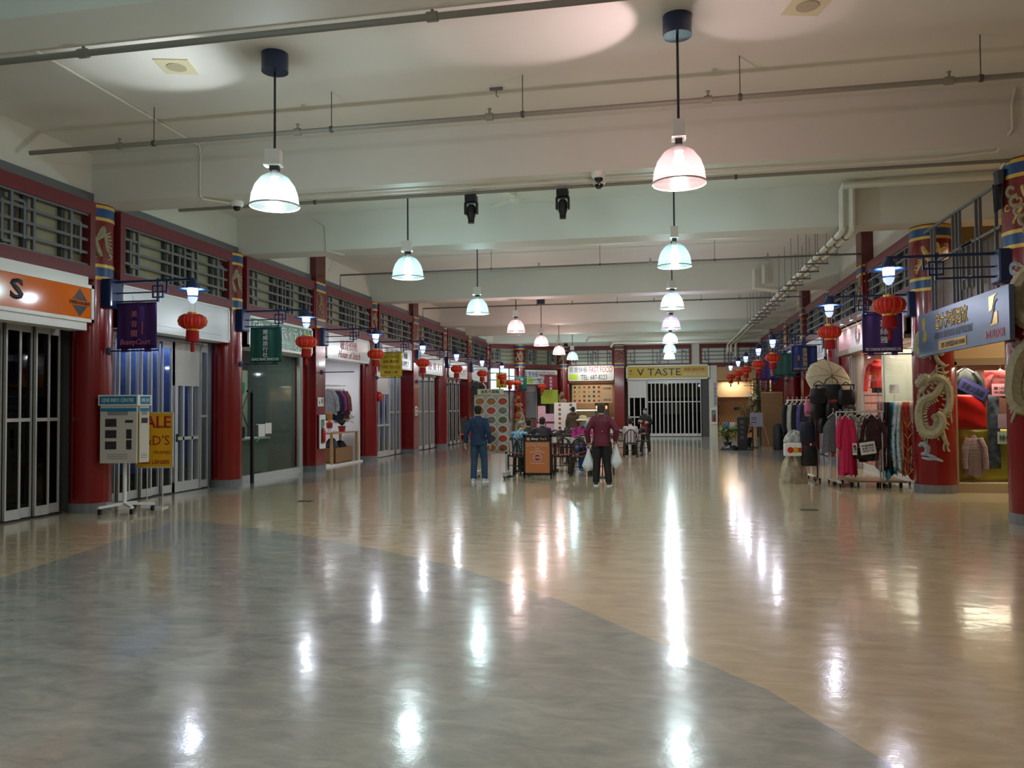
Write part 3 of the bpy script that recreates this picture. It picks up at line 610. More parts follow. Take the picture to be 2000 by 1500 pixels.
for k in range(7):
    bracket((LX,YB(k),0),False,'navy bracket lamp on the left columns '+LB[k])
    l='red silk lantern '+LL[k]
    if lp is None: lp=lantern((LX+1.73,YB(k),0),l)
    else: lantern((LX+1.73,YB(k),0),l,lp)
RB=['nearest on the right, before the blue restaurant sign','holding the big purple banner by the dragon column','holding the blue banner','holding the green banner','holding the small far purple banner','far back on the right','farthest back in the right row']
RL=['nearest on the right, in front of the purple banner','hanging in front of the pink lit sign','just left of the blue banner','overlapping the small purple banner','in the right row above the lattice gate, nearest of the last three','in the right row above the lattice gate, middle of the last three','in the right row above the lattice gate, farthest']
YR=[11.3,15.2,22.9,26.3,30.3,33.4,37.2]
for k,y in enumerate(YR):
    bracket((RX,y,0),True,'navy bracket lamp on the right columns '+RB[k],col=(.9,.88,1),rod=k>0)
    lantern((RX-1.73,y,0),'red silk lantern '+RL[k],lp)
bracket((RX,19.1,0),True,'navy bracket lamp on the square right column behind the pink sign',col=(.9,.88,1)) if 0 else None
def banner(x,y,flip,m,label,texts):
    t=thing('hanging_banner',label,'banner',(x,y,0))
    W,z0,z1=.68,2.49,3.2
    MB().grid(lambda u,v:((u-.5)*W,.012*math.sin(u*8+v)+.008*math.sin(u*19),z0+(z1-z0)*v),24,8).build('cloth',m,t,True,solid=.006)
    for u in (-.2,.2): B(u-.05,u+.05,-.015,.015,z0-.05,z0).build('loop',m,t)
    for b in texts:
        text(b[0],b[1],b[2],b[5] if len(b)>5 else m_wht,t,b[3],-.028,b[4],shear=b[6] if len(b)>6 else 0)
    return t
m_purp=mat('purple banner cloth','38185E',.6,noise=.1); m_dgreen=mat('dark green banner cloth','0B4F45',.6,noise=.1); m_ybn=mat('yellow banner cloth','C4A81E',.6); m_bbn=mat('blue banner cloth','1A2C70',.5,noise=.1); m_rbn=mat('dark red banner cloth','8C1A30',.6)
banner(-7.94,YB(0),0,m_purp,'purple banner with pink characters and pink script, on the nearest left bracket',[('美',.1,.1,-.02,3.02,m_pinkink),('容',.1,.1,-.02,2.87,m_pinkink),('閣',.1,.1,-.02,2.72,m_pinkink),('BeautyCourt',.52,.11,0,2.58,m_pinkink,.3),('新髮型中心',.02,.2,.12,2.8,m_pinkink)])
banner(-7.86,YB(1),0,m_dgreen,'dark green banner with a column of white characters',[(c,.11,.1,0,3.1-.115*i) for i,c in enumerate('雅威旅行社')]+[('ADVICE TRAVEL SERVICE LTD.',.6,.05,0,2.55)])
banner(-7.97,YB(3),0,m_ybn,'yellow banner with brown lettering about tables and tools',[("EH'S TABLE",.52,.09,0,3.08,m_brown),('溫新 檯桌館',.5,.09,0,2.94,m_brown),('FINE TOOLS',.56,.09,0,2.77,m_brown),('精美工具',.42,.09,0,2.62,m_brown)])
banner(3.87,15.2,1,m_purp,'big purple banner with white characters beside the dragon column',[(c,.13,.12,.02,3.02-.15*i) for i,c in enumerate('黛絲雅')]+[('TES CORONA ENTERPRISES LTD',.6,.05,0,2.55)])
banner(3.80,22.9,1,m_bbn,'blue banner with yellow characters above the parasol',[(c,.12,.12,.02,3.08-.13*i,m_yell) for i,c in enumerate('香港快剪')]+[('HAPPY HAIRSTYLING',.56,.06,0,2.56,m_yell),('髮廊',.05,.14,-.15,2.86,m_yell)])
banner(3.78,26.3,1,m_dgreen,'plain dark green banner left of the blue banner',[])
banner(3.80,30.3,1,m_purp,'small far purple banner behind a red lantern',[('美容院',.1,.35,.08,2.8)])
# ---------------------------------------------------------------- pendant lamps
sh={'cyan':shade_mat('cyan prismatic acrylic','D4F2F4'),'pink':shade_mat('pink prismatic acrylic','F6DDE1'),'violet':shade_mat('violet prismatic acrylic','DAD4EE'),'clear':shade_mat('clear prismatic acrylic','E2F2F4')}
LC={'cyan':(.80,.97,1),'pink':(1,.84,.80),'violet':(.90,.86,1),'clear':(.90,.98,1)}
def pendant(x,y,c,label,rot=0,canopy='drum',up=True,cable=False):
    t=thing('pendant_lamp',label,'pendant lamp',(x,y,0),rot)
    if canopy=='drum': MB().lathe([(.145,5.27),(.145,ZC)],n=28).build('canopy',m_blue,t,True)
    else: MB().lathe([(.15,5.4),(.16,5.43),(.16,ZC)],n=24).build('canopy',m_blue,t,True)
    MB().cyl((0,0,4.38),(0,0,5.3),.013,8).build('stem',mat('dark blue stem','141A33',.4),t,True)
    m=MB(); m.box(-.10,.07,-.06,.06,4.24,4.4); m.box(-.11,.08,-.07,.07,4.22,4.245); m.build('ballast_box',m_white,t,bevel=.005)
    m=MB(); m.box(-.05,.05,-.035,.035,4.17,4.22); m.build('coupler',m_dgrey,t)
    m=MB(); m.tube([(0,0,4.17),(0,0,4.1)],[.035,.05],14); m.build('socket',m_alu,t,True)
    MB().lathe([(.265,3.77),(.262,3.80),(.25,3.90),(.215,4.0),(.15,4.09),(.075,4.135),(.05,4.14)],n=40,caps=False).build('shade',sh[c],t,True)
    MB().tube([(.27*math.cos(2*PI*k/32),.27*math.sin(2*PI*k/32),3.775) for k in range(32)],.008,6,True).build('rim',m_alu,t,True)
    MB().lathe([(.03,4.1),(.05,4.04),(.06,3.97),(.045,3.91),(0,3.89)],n=16).build('bulb',m_bulb2,t,True)
    if cable: MB().tube([(.06,0,4.3),(.1,0,4.24),(.16,0,4.2),(.12,0,4.15),(.05,0,4.12)],.005,5).build('cable',m_white,t,True)
    lamp('POINT','pendant_light',(0,0,3.84),PEND,LC[c],.05,t)
    L=lamp('SPOT','pendant_downlight',(0,0,3.80),DOWN,LC[c],.10,t); L.data.spot_size=2.35; L.data.spot_blend=.7
    return t
PY=[8.0,12.75,18.2,22.95,28.15,32.9,37.6]
for k,(c,l) in enumerate([('pink','pink dome pendant lamp, nearest of the right hand row, with a dark blue drum'),('cyan','pale cyan dome pendant lamp, second in the right hand row'),('clear','bright white dome pendant lamp, third in the right hand row'),('violet','violet dome pendant lamp, fourth in the right hand row'),('clear','small blue white pendant lamp, fifth in the right hand row'),('cyan','small pale pendant lamp, sixth in the right hand row'),('clear','farthest small pendant lamp of the right hand row')]):
    t=pendant(.17+.012*k,PY[k],c,l,rot=PI/2 if k in(0,1) else .5,canopy='drum' if k in (0,4) else 'disc',cable=k==0)
for x,c,l in ((-4.2,'cyan','cyan dome pendant lamp of the left row just above the camera, out of view'),(.17,'pink','pink dome pendant lamp of the right row just above the camera, out of view')): pendant(x,2.8,c,l)
for k,(c,l) in enumerate([('clear','brightest white dome pendant lamp, nearest of the left hand row'),('cyan','bright cyan dome pendant lamp, second in the left hand row'),('cyan','cyan dome pendant lamp, third in the left row, under a thin dark disc'),('pink','pinkish dome pendant lamp, fourth in the left hand row'),('pink','pale pink pendant lamp, fifth in the left row, under a navy block'),('pink','small pinkish pendant lamp, sixth in the left hand row'),('cyan','small cyan pendant lamp above the fast food sign')]):
    t=pendant([-4.18,-4.27,-4.32,-4.27,-4.35,-4.34,-4.21][k],[7.95,12.8,18.1,22.75,28.1,32.9,36.7][k],c,l,rot=.2,canopy='drum' if k in(0,4) else 'disc')
# light that leaves the open necks of the two nearest lamps and strikes the ceiling
lamp('SPOT','neck_light',(-4.25,7.93,4.16),105,(.85,.92,1),.02,rot=(0,0,0)).rotation_euler=Vector((-.85,-.05,1.15)).to_track_quat('-Z','Y').to_euler()
lamp('SPOT','neck_light',(.1,7.98,4.16),62,(1,.72,.78),.02).rotation_euler=Vector((-.95,-.02,1.15)).to_track_quat('-Z','Y').to_euler()
lamp('SPOT','neck_light',(.24,7.98,4.16),18,(1,.72,.78),.02).rotation_euler=Vector((.6,.02,1.15)).to_track_quat('-Z','Y').to_euler()
for x,y in ((-4.27,12.8),(-4.32,18.1),(.18,12.75),(.19,18.2)):
    for sx in (-.85,.7): lamp('SPOT','neck_light',(x+.07*(1 if sx>0 else -1),y,4.16),35,(.75,.95,1) if x<-4 else (.95,.97,1),.02).rotation_euler=Vector((sx,.05,1.1)).to_track_quat('-Z','Y').to_euler()
for o in S.objects:
    if o.name.startswith('neck_light'): o.data.spot_size=.95; o.data.spot_blend=.35
# ---------------------------------------------------------------- ceiling services
def tag1(o,l,c,g=None): return tag(o,l,c,g)
def pipe(pts,r,m,name,label,n=8,hang=(),heads=()):
    t=thing(name,label,'pipe',(0,0,0)); P=[]
    for i,p in enumerate(pts): P.append(p)
    MB().tube(P,r,n).build('pipe_run',m,t,True)
    for x,y,z in hang:
        h=MB(); h.cyl((x,y,z),(x,y,ZC),.006,6); h.tube([(x-.02,y,z),(x+.02,y,z)],r+.008,10); h.build('hanger_rod',m_greyd,t,True)
    for x,y,z in heads:
        h=MB(); h.tube([(x-.045,y,z),(x+.045,y,z)],r+.012,10); h.cyl((x,y,z),(x,y,z+.09),.014,8); h.tube([(x,y,z+.09),(x,y,z+.1)],.025,8); h.build('sprinkler_head',m_pipe,t,True)
    return t
pipe([(-8.3,9.05,5.0),(10.9,9.05,5.0)],.032,m_pipe,'sprinkler_pipe','grey sprinkler pipe hung before the first full beam',hang=[(x,9.05,5.0) for x in (-6.45,-4.0,-1.6,.87,3.33,5.8,8.2)],heads=[(x,9.05,5.0) for x in (-6.95,-4.45,-2.0,.52,3.02,5.5)])
pipe([(-8.4,6.03,4.70),(10.9,6.03,4.70)],.03,m_pipe,'sprinkler_pipe','grey pipe along the beam edge at the top left of the view',heads=[(-1.8,6.03,4.7),(-5.0,6.03,4.7)])
pipe([(-7.5,11.16,4.70),(4.7,11.16,4.70)],.026,m_pipe,'rigging_pipe','thin grey pipe behind the beam carrying the two black stage lights',hang=[(-5.2,11.16,4.7),(1.0,11.16,4.7)])
for y,x0,l in ((19.1,-8.2,'dark thin pipe across the third ceiling bay'),(26.2,-8.2,'dark thin pipe across the fourth ceiling bay'),(35.2,-8.4,'thin pipe across the last ceiling bay')):
    pipe([(x0,y,4.55),(x0,y,5.0),(4.4,y,5.0)],.022,m_grey,'sprinkler_pipe',l,hang=[(x,y,5.0) for x in (-4.2,-1.5,1.2,3.9)],heads=[(x,y,5.0) for x in (-3,-.3,2.4)])
for k,(y,z) in enumerate(((31.5,5.0),(36.2,4.75),(38.0,4.6),(39.5,4.85))):
    pipe([(-4.5+k,y,z-.2),(-4.4+k,y,z),(4.4,y,z)],.06,m_pipew,'insulated_pipe','white insulated pipe crossing the far ceiling, %s from the front'%['first','second','third','fourth'][k])
mp_=[]
for j,x in enumerate((3.08,3.24)):
    t=pipe([(9 if j else 7,14.35-.0*j,5.36-.0*j),(x,14.45,5.36),(x,14.5,5.3),(x,14.5,4.62),(x,14.6,4.58),(x,40,4.58),(x,40.1,4.5),(x,40.1,4.2)],.058,m_pipew,'insulated_pipe',['left','right'][j]+' one of two white insulated pipes running down the right of the ceiling')
    cl=None
    for k in range(36):
        y=15+.7*k
        if cl is None: m=MB(); m.tube([(0,-.03,0),(0,.03,0)],.068,12); cl=m.build('pipe_clamp',m_grey,t,True,loc=(x,y,4.58))
        else: c=cl.copy(); S.collection.objects.link(c); c.parent=t; c.location=(x,y,4.58)
for j in (0,1):
    for x in (4.3,5.2):
        pass
pipe([(3.45,26,4.9),(3.45,39.9,4.62),(3.45,40,4.5),(3.45,40,3.95)],.06,m_pipew,'insulated_pipe','shorter white pipe ending beside the far lattice gate')
t=thing('pipe_hanger_rack','cluster of thin rods holding the white pipes at the right of the ceiling','pipe hanger',(0,0,0))
for y in list(range(16,22,1))+list(range(23,30,1)):
    m=MB(); m.cyl((2.95,y+.3,4.5),(2.95,y+.3,ZC),.006,5); m.cyl((3.36,y+.3,4.5),(3.36,y+.3,ZC),.006,5); m.box(2.93,3.38,y+.28,y+.32,4.49,4.52); m.build('rod_pair',m_grey,t)
m=MB(); m.tube([(2.4,21.9,5.2),(2.4,21.9,4.7),(3.0,21.9,4.6)],.06,8); m.tube([(2.65,21.9,5.3),(2.65,21.9,4.8)],.06,8); m.build('pipe_drop',m_pipew,t,True)
def conduit(pts,label): pipe(pts,.017,m_pipew,'conduit',label)
conduit([(-6.62,6.0,5.45),(-6.70,10.45,5.45),(-6.73,10.53,5.35),(-6.73,10.53,4.71),(-6.73,10.6,4.69),(-6.45,10.9,4.69)],'white conduit crossing the ceiling and down the first beam to a dome camera')
conduit([(-6.9,14.68,5.4),(-6.62,14.69,5.2),(-6.60,14.69,4.71),(-6.4,15.1,4.69)],'white conduit with a junction box on the second beam')
conduit([(4.25,10.52,5.4),(4.2,10.5,5.2),(4.2,10.5,4.9),(4.1,10.7,4.69),(3.5,10.85,4.69),(-5.8,10.85,4.69)],'white cable conduit along the underside of the first full beam')
def dome(x,y,label):
    t=thing('dome_camera',label,'security camera',(x,y,0)); m=MB(); m.lathe([(.10,4.72),(.10,4.67),(.075,4.64)],n=24); m.build('camera_base',m_white,t,True)
    MB().lathe([(.06,4.64),(.055,4.61),(.035,4.585),(0,4.575)],n=20).build('dome',m_glass,t,True)
dome(-6.38,10.95,'dome camera at the left end of the first beam underside')
dome(-.84,10.62,'dome camera near the pink lamp, front one of a pair'); dome(-.86,10.92,'dome camera near the pink lamp, rear one of a pair')
def stagelight(x,label):
    t=thing('stage_light',label,'stage light',(x,11.16,0))
    m=MB(); m.box(-.085,.085,-.07,.07,4.56,4.66); m.build('head_base',m_black,t,bevel=.01)
    m=MB(); m.tube([(-.05,0,4.66),(-.05,0,4.75),(.0,0,4.7),(.05,0,4.76),(.05,0,4.66)],.008,5); m.build('clamp_and_cable',m_black,t)
    m=MB(); m.box(-.10,-.07,-.04,.04,4.38,4.56); m.box(.07,.10,-.04,.04,4.38,4.56); m.box(-.10,.10,-.04,.04,4.54,4.56); m.build('yoke',m_black,t,bevel=.008)
    MB().lathe([(.045,4.52),(.065,4.48),(.065,4.36),(.05,4.32),(.045,4.26),(.05,4.25)],n=18).build('head',m_black,t,True)
stagelight(-2.75,'black moving head stage light, left of two'); stagelight(-1.40,'black moving head stage light, right of two')
t=thing('ceiling_fan','cream ceiling fan between the two black stage lights','ceiling fan',(-2.5,13.4,0))
MB().lathe([(.02,ZC),(.02,5.25),(.11,5.22),(.12,5.16),(.07,5.12),(0,5.11)],n=20).build('motor',m_wall,t,True)
for a in (.3,2.4,4.5):
    m=MB(); m.T=Matrix.Rotation(a,4,'Z'); m.box(.1,.7,-.06,.06,5.17,5.18); m.build('blade',m_wall,t)
for x,y,l in ((-5.42,8.0,'square cream ceiling speaker near the left pendant lamp'),(1.42,8.02,'square cream ceiling speaker at the top right')):
    t=thing('ceiling_speaker',l,'speaker',(x,y,0),.25); B(-.19,.19,-.19,.19,ZC-.015,ZC+.0).build('plate',mat('cream plastic','CFC7A4',.5),t); MB().lathe([(.11,ZC-.022),(.11,ZC-.01)],n=28).build('grille',mat('cream grille','A79F82',.6),t,True)
for x,y,l in ((-1.98,9.35,'small hook bracket on the ceiling between the nearest two lamps'),(-1.1,13.3,'small hook bracket beyond the right black stage light')):
    t=thing('ceiling_hook',l,'hook',(x,y,0)); B(-.08,.08,-.02,.02,ZC-.03,ZC).build('plate',m_grey,t); MB().tube([(0,0,ZC-.03),(0,0,ZC-.1),(.02,0,ZC-.12),(.03,0,ZC-.1)],.005,5).build('hook',m_dgrey,t)
for k,(x,y) in enumerate(((-5.94,12.38),(2.08,12.36))):
    o=B(-.12,.12,-.08,.08,0,.004).build('floor_hatch',m_dgrey); o.location=(x,y,.0015); tag(o,'small dark floor hatch in the %s foreground'%['left','right'][k],'floor hatch')
# ---------------------------------------------------------------- back of the hall
round_column(-5.2,41.05,.3,'round dragon column between the two fast food signs',-PI/2,False,([([(u,z-.6) for u,z in p],r) for p,r in DRAGON],CLOUD))
p=AW(1.75,-.05,0); round_column(p[0],p[1],.28,'round column wrapped in relief, left of the smaller fast food sign',-PI/2,False,([([(u,z-.8) for u,z in p],r) for p,r in DRAGON],CLOUD))
square_column(-2.27,40.95,.5,'square red column between the fast food counter and the long yellow sign',1)
m_ysign=mat('mustard sign','C6A93A',.4); m_lime=mat('lime paper','B6D64A',.6)
t=signbox((-1.93,40.85,0),0,4.15,2.92,3.66,m_ysign,'long yellow sign with large black capitals and red characters',border=.07)
text('V TASTE',2.2,.36,m_bk,t,1.65,-.004,3.3,bold=-.0); text('越滋味',1.05,.17,m_inkr,t,3.42,-.004,3.42); text('VIETNAMESE CUISINE',1.1,.13,m_silver,t,3.42,-.004,3.16); text('越滋味',.24,.06,m_inkr,t,.25,-.004,3.22)
m=MB().prism([(.17,3.42),(.33,3.42),(.25,3.3)],-.004,0); m.build('logo',m_inkr,t)
shutter((-1.9,41.0,0),0,3.7,2.9,'wide barred folding shutter across the shop under the long yellow sign',leaf=.21,pane=clear_glass('clear pane','B9BDBD',.02),door=(.05,1.0),rails=(1.78,))
m=MB(); m.m=0; m.box(-1.9,1.8,42.2,42.25,0,3.6); m.m=1; m.box(-.6,1.8,42.1,42.15,2.0,2.9); o=m.build('wall_shop_back',[mat('dark shop','15151A',.6),mat('beige valance','B8A06A',.7,noise=.2,nscale=7,stretch=(6,1,.1))]); struct(o)
struct(B(-1.93,2.2,41.1,42.3,2.9,3.0).build('trim_12',m_wall)); struct(B(1.85,2.2,41.0,42.3,0,2.9).build('trim_13',m_greyd))
m_menu=mat('menu paper','CFC9B0',.6,noise=.5,nscale=26)
t=thing('menu_poster','row of pale menu sheets with rows of pictures behind the wide shutter','poster',(-.1,41.6,0)); B(0,.85,0,.02,1.15,1.78).build('sheet',m_menu,t); B(.9,1.0,0,.02,1.15,1.78).build('red_sheet',m_inkr,t); B(1.02,1.85,0,.02,1.2,1.75).build('photo_sheet',mat('dark menu','6B5A55',.6,noise=.7,nscale=24),t)
ext_cabinet((2.42,40.94,1.05),0,'white extinguisher cabinet on the white pillar right of the wide shutter')
t=thing('vertical_sign','column of grey characters on the white pillar by the lattice gate','sign',(2.5,40.94,0))
B(-.08,.08,-.006,0,1.55,2.75).build('panel',mat('pale grey panel','B9BBC2',.5),t)
for i,c in enumerate('天龍百貨公司'): text(c,.11,.12,m_ink,t,0,-.01,2.62-.19*i)
# lattice gate opening
o=struct(MB().box(2.6,4.5,42.6,42.7,0,3.0).box(2.6,4.5,41.0,41.3,2.85,3.62).box(4.35,4.5,41,42.7,0,2.9).build('wall_back_passage',mat('tan passage wall','C09A6B',.6)))
struct(B(2.62,4.33,41.9,41.95,2.0,2.9).build('trim_14',m_warm))
lamp('AREA','passage_light',(3.4,41.5,2.8),22,(1,.85,.65),size=(1,.5))
t=thing('lattice_gate','dark red folding lattice gate with a small black sign, far right back','gate',(2.65,41.4,0))
m=MB(); W_,N_=1.65,12
for k in range(-3,N_+1):
    a=k*W_/N_; 
    for s in (1,-1):
        for j in range(5):
            z0=.35+.33*j; x0=a+(j*.0); 
            m.cyl((a+(0 if s>0 else .137),0,z0),(a+(.137 if s>0 else 0),0,z0+.33),.008,5) if 0<=a<=W_-.13 else None
m.build('lattice',m_redd,t); m=MB(); m.box(0,.04,-.03,.03,0,2.03); m.box(W_,W_+.04,-.03,.03,0,2.03); m.box(0,W_,-.02,.02,.2,.35); m.build('frame',m_redd,t)
B(.78,1.05,-.05,-.03,1.32,1.48).build('sign_plate',m_black,t)
t=thing('waiting_bench','small dark bench with blue and white bags behind the lattice gate','bench',(2.75,40.6,0)); m=MB(); m.box(0,.75,0,.35,.36,.42); m.build('seat',m_dgrey,t)
for x in (.04,.68):
    for y in (.03,.3): B(x,x+.04,y,y+.03,0,.36).build('leg',m_dgrey,t)
for k,(c,x) in enumerate((('5A7EA8',.1),('C9CBD0',.42))): tag(B(x,x+.28,.05,.3,.42,.72).build('shopping_bag',mat('bag '+c,c,.6),None,loc=(2.75,40.6,0),bevel=.03),['blue bag on the far small bench','pale bag on the far small bench'][k],'bag')
# fast food counter
t=signbox((-4.93,40.85,0),0,2.38,2.9,3.68,m_signw,'white fast food sign with blue and red characters above a telephone number')
text('民豐快餐',.92,.28,mat('blue ink','22406E',.5),t,.55,-.004,3.48); text('FAST FOOD',1.2,.3,m_inkr,t,1.7,-.004,3.48); text('TEL: 687-8223',1.35,.26,m_bk,t,1.35,-.004,3.08)
B(.02,.5,-.012,-.002,2.95,3.25).build('lime_patch',m_lime,t)
m_tanb=mat('tan menu board','D2AE84',.5); 
def dish_board(loc,rz,W,z0,z1,cols,rows,label,base,name='menu_board',seed=2,frame=None,r=None,plate='D8D8D2'):
    t=thing(name,label,'menu board',loc,rz); B(0,W,0,.03,z0,z1).build('board',base,t); rnd=random.Random(seed)
    F=['8A4A28','C77E2C','A83A24','6E7A3A','D9A23C','5A3A28','B56A44','4E6650']
    ms=[mat('plate '+plate,plate,.4)]+[mat('dish '+c,c,.6,noise=.6,nscale=40) for c in F]
    dx=W/cols; dz=(z1-z0)/rows
    r=r or min(dx,dz)*.42
    for i in range(cols):
        for j in range(rows):
            m=MB(); cx=dx*(i+.5); cz=z0+dz*(j+.5); kx=min(1,dx*.46/r)
            m.m=0; m.prism([(cx+r*kx*math.cos(a*PI/9),cz+r*.92*math.sin(a*PI/9)) for a in range(18)],-.006,0)
            m.m=rnd.randint(1,8); m.prism([(cx+.76*r*kx*math.cos(a*PI/6),cz+.7*r*math.sin(a*PI/6)) for a in range(12)],-.012,-.006); m.build('dish_picture',ms,t)
    return t
dish_board((-4.72,40.95,0),0,1.5,1.75,2.68,6,4,'tan menu board with rows of round dish pictures above the fast food counter',m_tanb,plate='E0C49A')
t=thing('price_board','tan price board with dark writing beside the dish menu board','menu board',(-3.2,40.95,0)); B(0,.55,0,.03,1.75,2.68).build('board',m_tanb,t); text('炒粉麵',.4,.12,m_brown,t,.28,-.004,2.5); text('湯粉飯',.4,.12,m_brown,t,.28,-.004,1.9)
o=struct(MB().box(-4.9,-2.5,42.2,42.3,0,3.6).box(-4.9,-2.5,41.1,42.3,2.8,2.9).build('wall_kitchen',mat('kitchen tan','9C7A5A',.5)))
t=thing('food_counter','lit glass food counter under the tan menu boards','counter',(-4.7,40.3,0))
B(0,2.1,0,.6,0,.95).build('counter_body',mat('counter white','C9CCC8',.4),t); B(-.03,2.13,-.03,.63,.95,1.0).build('counter_top',m_alu,t)
m=MB(); m.box(0,1.5,0,.02,1.0,1.45); m.box(0,1.5,0,.4,1.44,1.46); m.build('glass_case',m_clear,t); B(.05,1.4,.1,.14,1.36,1.40).build('heat_lamp',mat('case lamp','FFF2E0',.4,emis=8),t)
lamp('AREA','board_fill_light',(-3.7,40.3,3.6),12,(1,.92,.82),size=(2,.2)).rotation_euler=(.5,0,0)  # first lamp is an added fill without fixture that brightens the menu boards
lamp('AREA','counter_light',(-3.9,40.7,1.42),10,(1,.93,.85),size=(1.4,.3)); lamp('AREA','kitchen_light',(-3.7,41.5,2.75),22,(1,.85,.7),size=(1.5,.5))
t=thing('heated_cabinet','cabinet with a glowing orange strip behind the food counter','cabinet',(-3.6,41.4,0)); B(0,.7,0,.4,0,1.9).build('cabinet_body',m_dgrey,t); B(.05,.65,-.02,0,1.45,1.6).build('heater_strip',mat('heater glow','FF7A4A',.4,emis=2.5),t)
# smaller angled stall
t=signbox(AW(1.66,-.12,0),ang,2.32,2.72,3.45,m_signw,'smaller angled fast food sign at left with a lime patch',name='shop_sign')
text('民豐快餐',.8,.3,mat('blue ink','22406E'),t,.75,-.004,3.22); text('FAST FOOD',1.0,.28,m_inkr,t,1.7,-.004,3.22); text('TEL: 687-8223',1.0,.22,m_bk,t,1.6,-.004,2.9); B(.45,.8,-.012,-.002,2.78,3.05).build('lime_patch',m_lime,t)
t=thing('stall_front','grey door and dark serving window of the angled stall','storefront',AW(2.0,.25,0),ang)
m=MB(); m.box(0,.08,0,.06,0,2.7); m.box(.9,.98,0,.06,0,2.7); m.box(0,.98,0,.06,2.35,2.7); m.build('door_frame',mat('mauve frame','9C8E93',.4),t); B(.08,.9,.02,.04,1.0,2.35).build('shutter_panel',mat('grey roller','77747A',.5),t); B(.1,.4,.06,.5,0,1.0).build('red_locker',m_redd,t)
B(.98,2.1,.5,.55,0,2.7).build('dark_back',m_dgrey,t); B(0,2.1,-.1,.5,.0,.95).build('counter_body',mat('stall counter','6A4438',.5),t)
o=B(0,1.05,-.02,0,1.72,2.45).build('lime_notice',mat('lime notice','A9B83A',.6,noise=.1)); o.location=AW(2.95,-.15,0); o.rotation_euler=(0,0,ang); tag(o,'lime green paper banner hanging under the smaller fast food sign','poster')
# bright window left
t=thing('bright_window','bright window with black bars in the far left corner','window',AW(.1,.1,0),ang)
B(0,1.5,0,.02,2.4,3.5).build('window_pane',mat('sky lit pane','CFE6E4',.5,emis=.9),t); m=MB(); 
for x in (0,.55,1.1,1.5): m.box(x-.02,x+.02,-.04,0,.9,3.55)
m.box(0,1.5,-.04,0,2.9,2.94); m.box(0,1.5,-.04,0,2.36,2.4); m.build('bars',m_black,t); B(0,1.5,.02,.04,.0,2.36).build('lower_panel',mat('pale pink panel','B9A9A9',.5,noise=.3,nscale=5),t)
def minibanner(u,z0,z1,w,m,label,tx,ink,off=-1.2):
    p=AW(u,off,0); t=thing('hanging_banner',label,'banner',p,ang*.3); MB().grid(lambda a,v:((a-.5)*w,.01*math.sin(a*9),z0+(z1-z0)*v),14,5).build('cloth',m,t,True,solid=.006)
    MB().cyl((-w/2-.3,0,z1+.02),(w/2,0,z1+.02),.012,6).build('rod',m_blue,t)
    for i,c in enumerate(tx): text(c,.13,.13,ink,t,0,-.02,z1-.15-.17*i)
minibanner(.0,2.5,3.2,.5,m_ybn,'small far yellow banner in the left corner','美味軒',m_brown); minibanner(1.15,2.35,3.05,.48,m_dgreen,'small far dark green banner in the left corner','快餐',m_wht)
minibanner(3.0,2.45,3.15,.66,m_rbn,'dark red banner in front of the smaller fast food sign','民豐快餐',m_wht,-1.0)
for k,(u,o_) in enumerate(((.35,-1.4),(.95,-1.1),(2.25,-1.3))):
    lantern(AW(u,o_,-.15 if k<2 else -.3),'red silk lantern in the far left corner, '+['left of a close pair','right of a close pair','in front of the smaller fast food sign'][k],lp)
for k,(u,o_,z) in enumerate(((.35,-1.4,3.06),(.95,-1.1,3.06),(2.25,-1.3,2.92),(.0,-1.2,3.22),(1.15,-1.2,3.07),(3.0,-1.0,3.17))):
    o=B(-.012,.012,-.05,-o_,z,z+.024).build('wall_bar',m_blue); o.location=AW(u,o_,0); o.rotation_euler=(0,0,ang); tag(o,'navy bar reaching out from the angled wall to the '+['left lantern of the close pair','right lantern of the close pair','lantern before the smaller sign','small far yellow banner','small far dark green banner','dark red banner'][k],'bar')
lamp('POINT','corner_light',AW(.8,-1.4,3.5),WALL,(.8,.92,1),.09)
t=thing('tassel_decoration','tall hanging red and gold new year decoration beside the angled stall','decoration',AW(1.3,-.5,0),ang)
rnd=random.Random(4)
for k in range(12):
    m=MB(); z=.9+.12*k; m.lathe([(.02,0),(.1,.03),(.11,.07),(.02,.1)],c=(rnd.uniform(-.12,.12),rnd.uniform(-.05,.05),z),n=10); m.build('red_ball',m_lan if k%3 else m_gd,t,True)
MB().cyl((0,0,.0),(0,0,2.6),.015).build('stand_pole',m_gd,t)
# ---------------------------------------------------------------- left far clutter
t=thing('wooden_easel','wooden easel board standing by the last left columns','easel',(-8.2,31.6,0),1.1)
for x in (-.25,.25): MB().tube([(x*1.1,-.15,0),(x*.75,.0,1.2)],.02,6).build('leg',m_wood,t)
MB().tube([(0,.35,0),(0,0,1.1)],.02,6).build('rear_leg',m_wood,t); B(-.2,.2,-.06,-.02,.5,1.15).build('board',m_dgrey,t); B(-.25,.25,-.06,-.02,.44,.48).build('ledge',m_wood,t)
t=thing('christmas_tree','dark green artificial tree with white sparkles by the left corner','tree',(-7.7,34.5,0))
MB().cyl((0,0,0),(0,0,1.9),.03).build('trunk',m_brown,t)
mb=MB(); rnd=random.Random(3)
for k in range(700):
    z=rnd.uniform(.2,2.0); r=.45*(1-z/2.3)*rnd.uniform(.4,1); a=rnd.uniform(0,6.28); p=Vector((r*math.cos(a),r*math.sin(a),z)); d=Vector((math.cos(a),math.sin(a),-.35))*.13; s=Vector((-math.sin(a),math.cos(a),0))*.02
    mb.add([p-s,p+s,p+d],[(0,1,2)])
mb.build('foliage',mat('dark foliage','14301E',.7),t)
mb=MB(); 
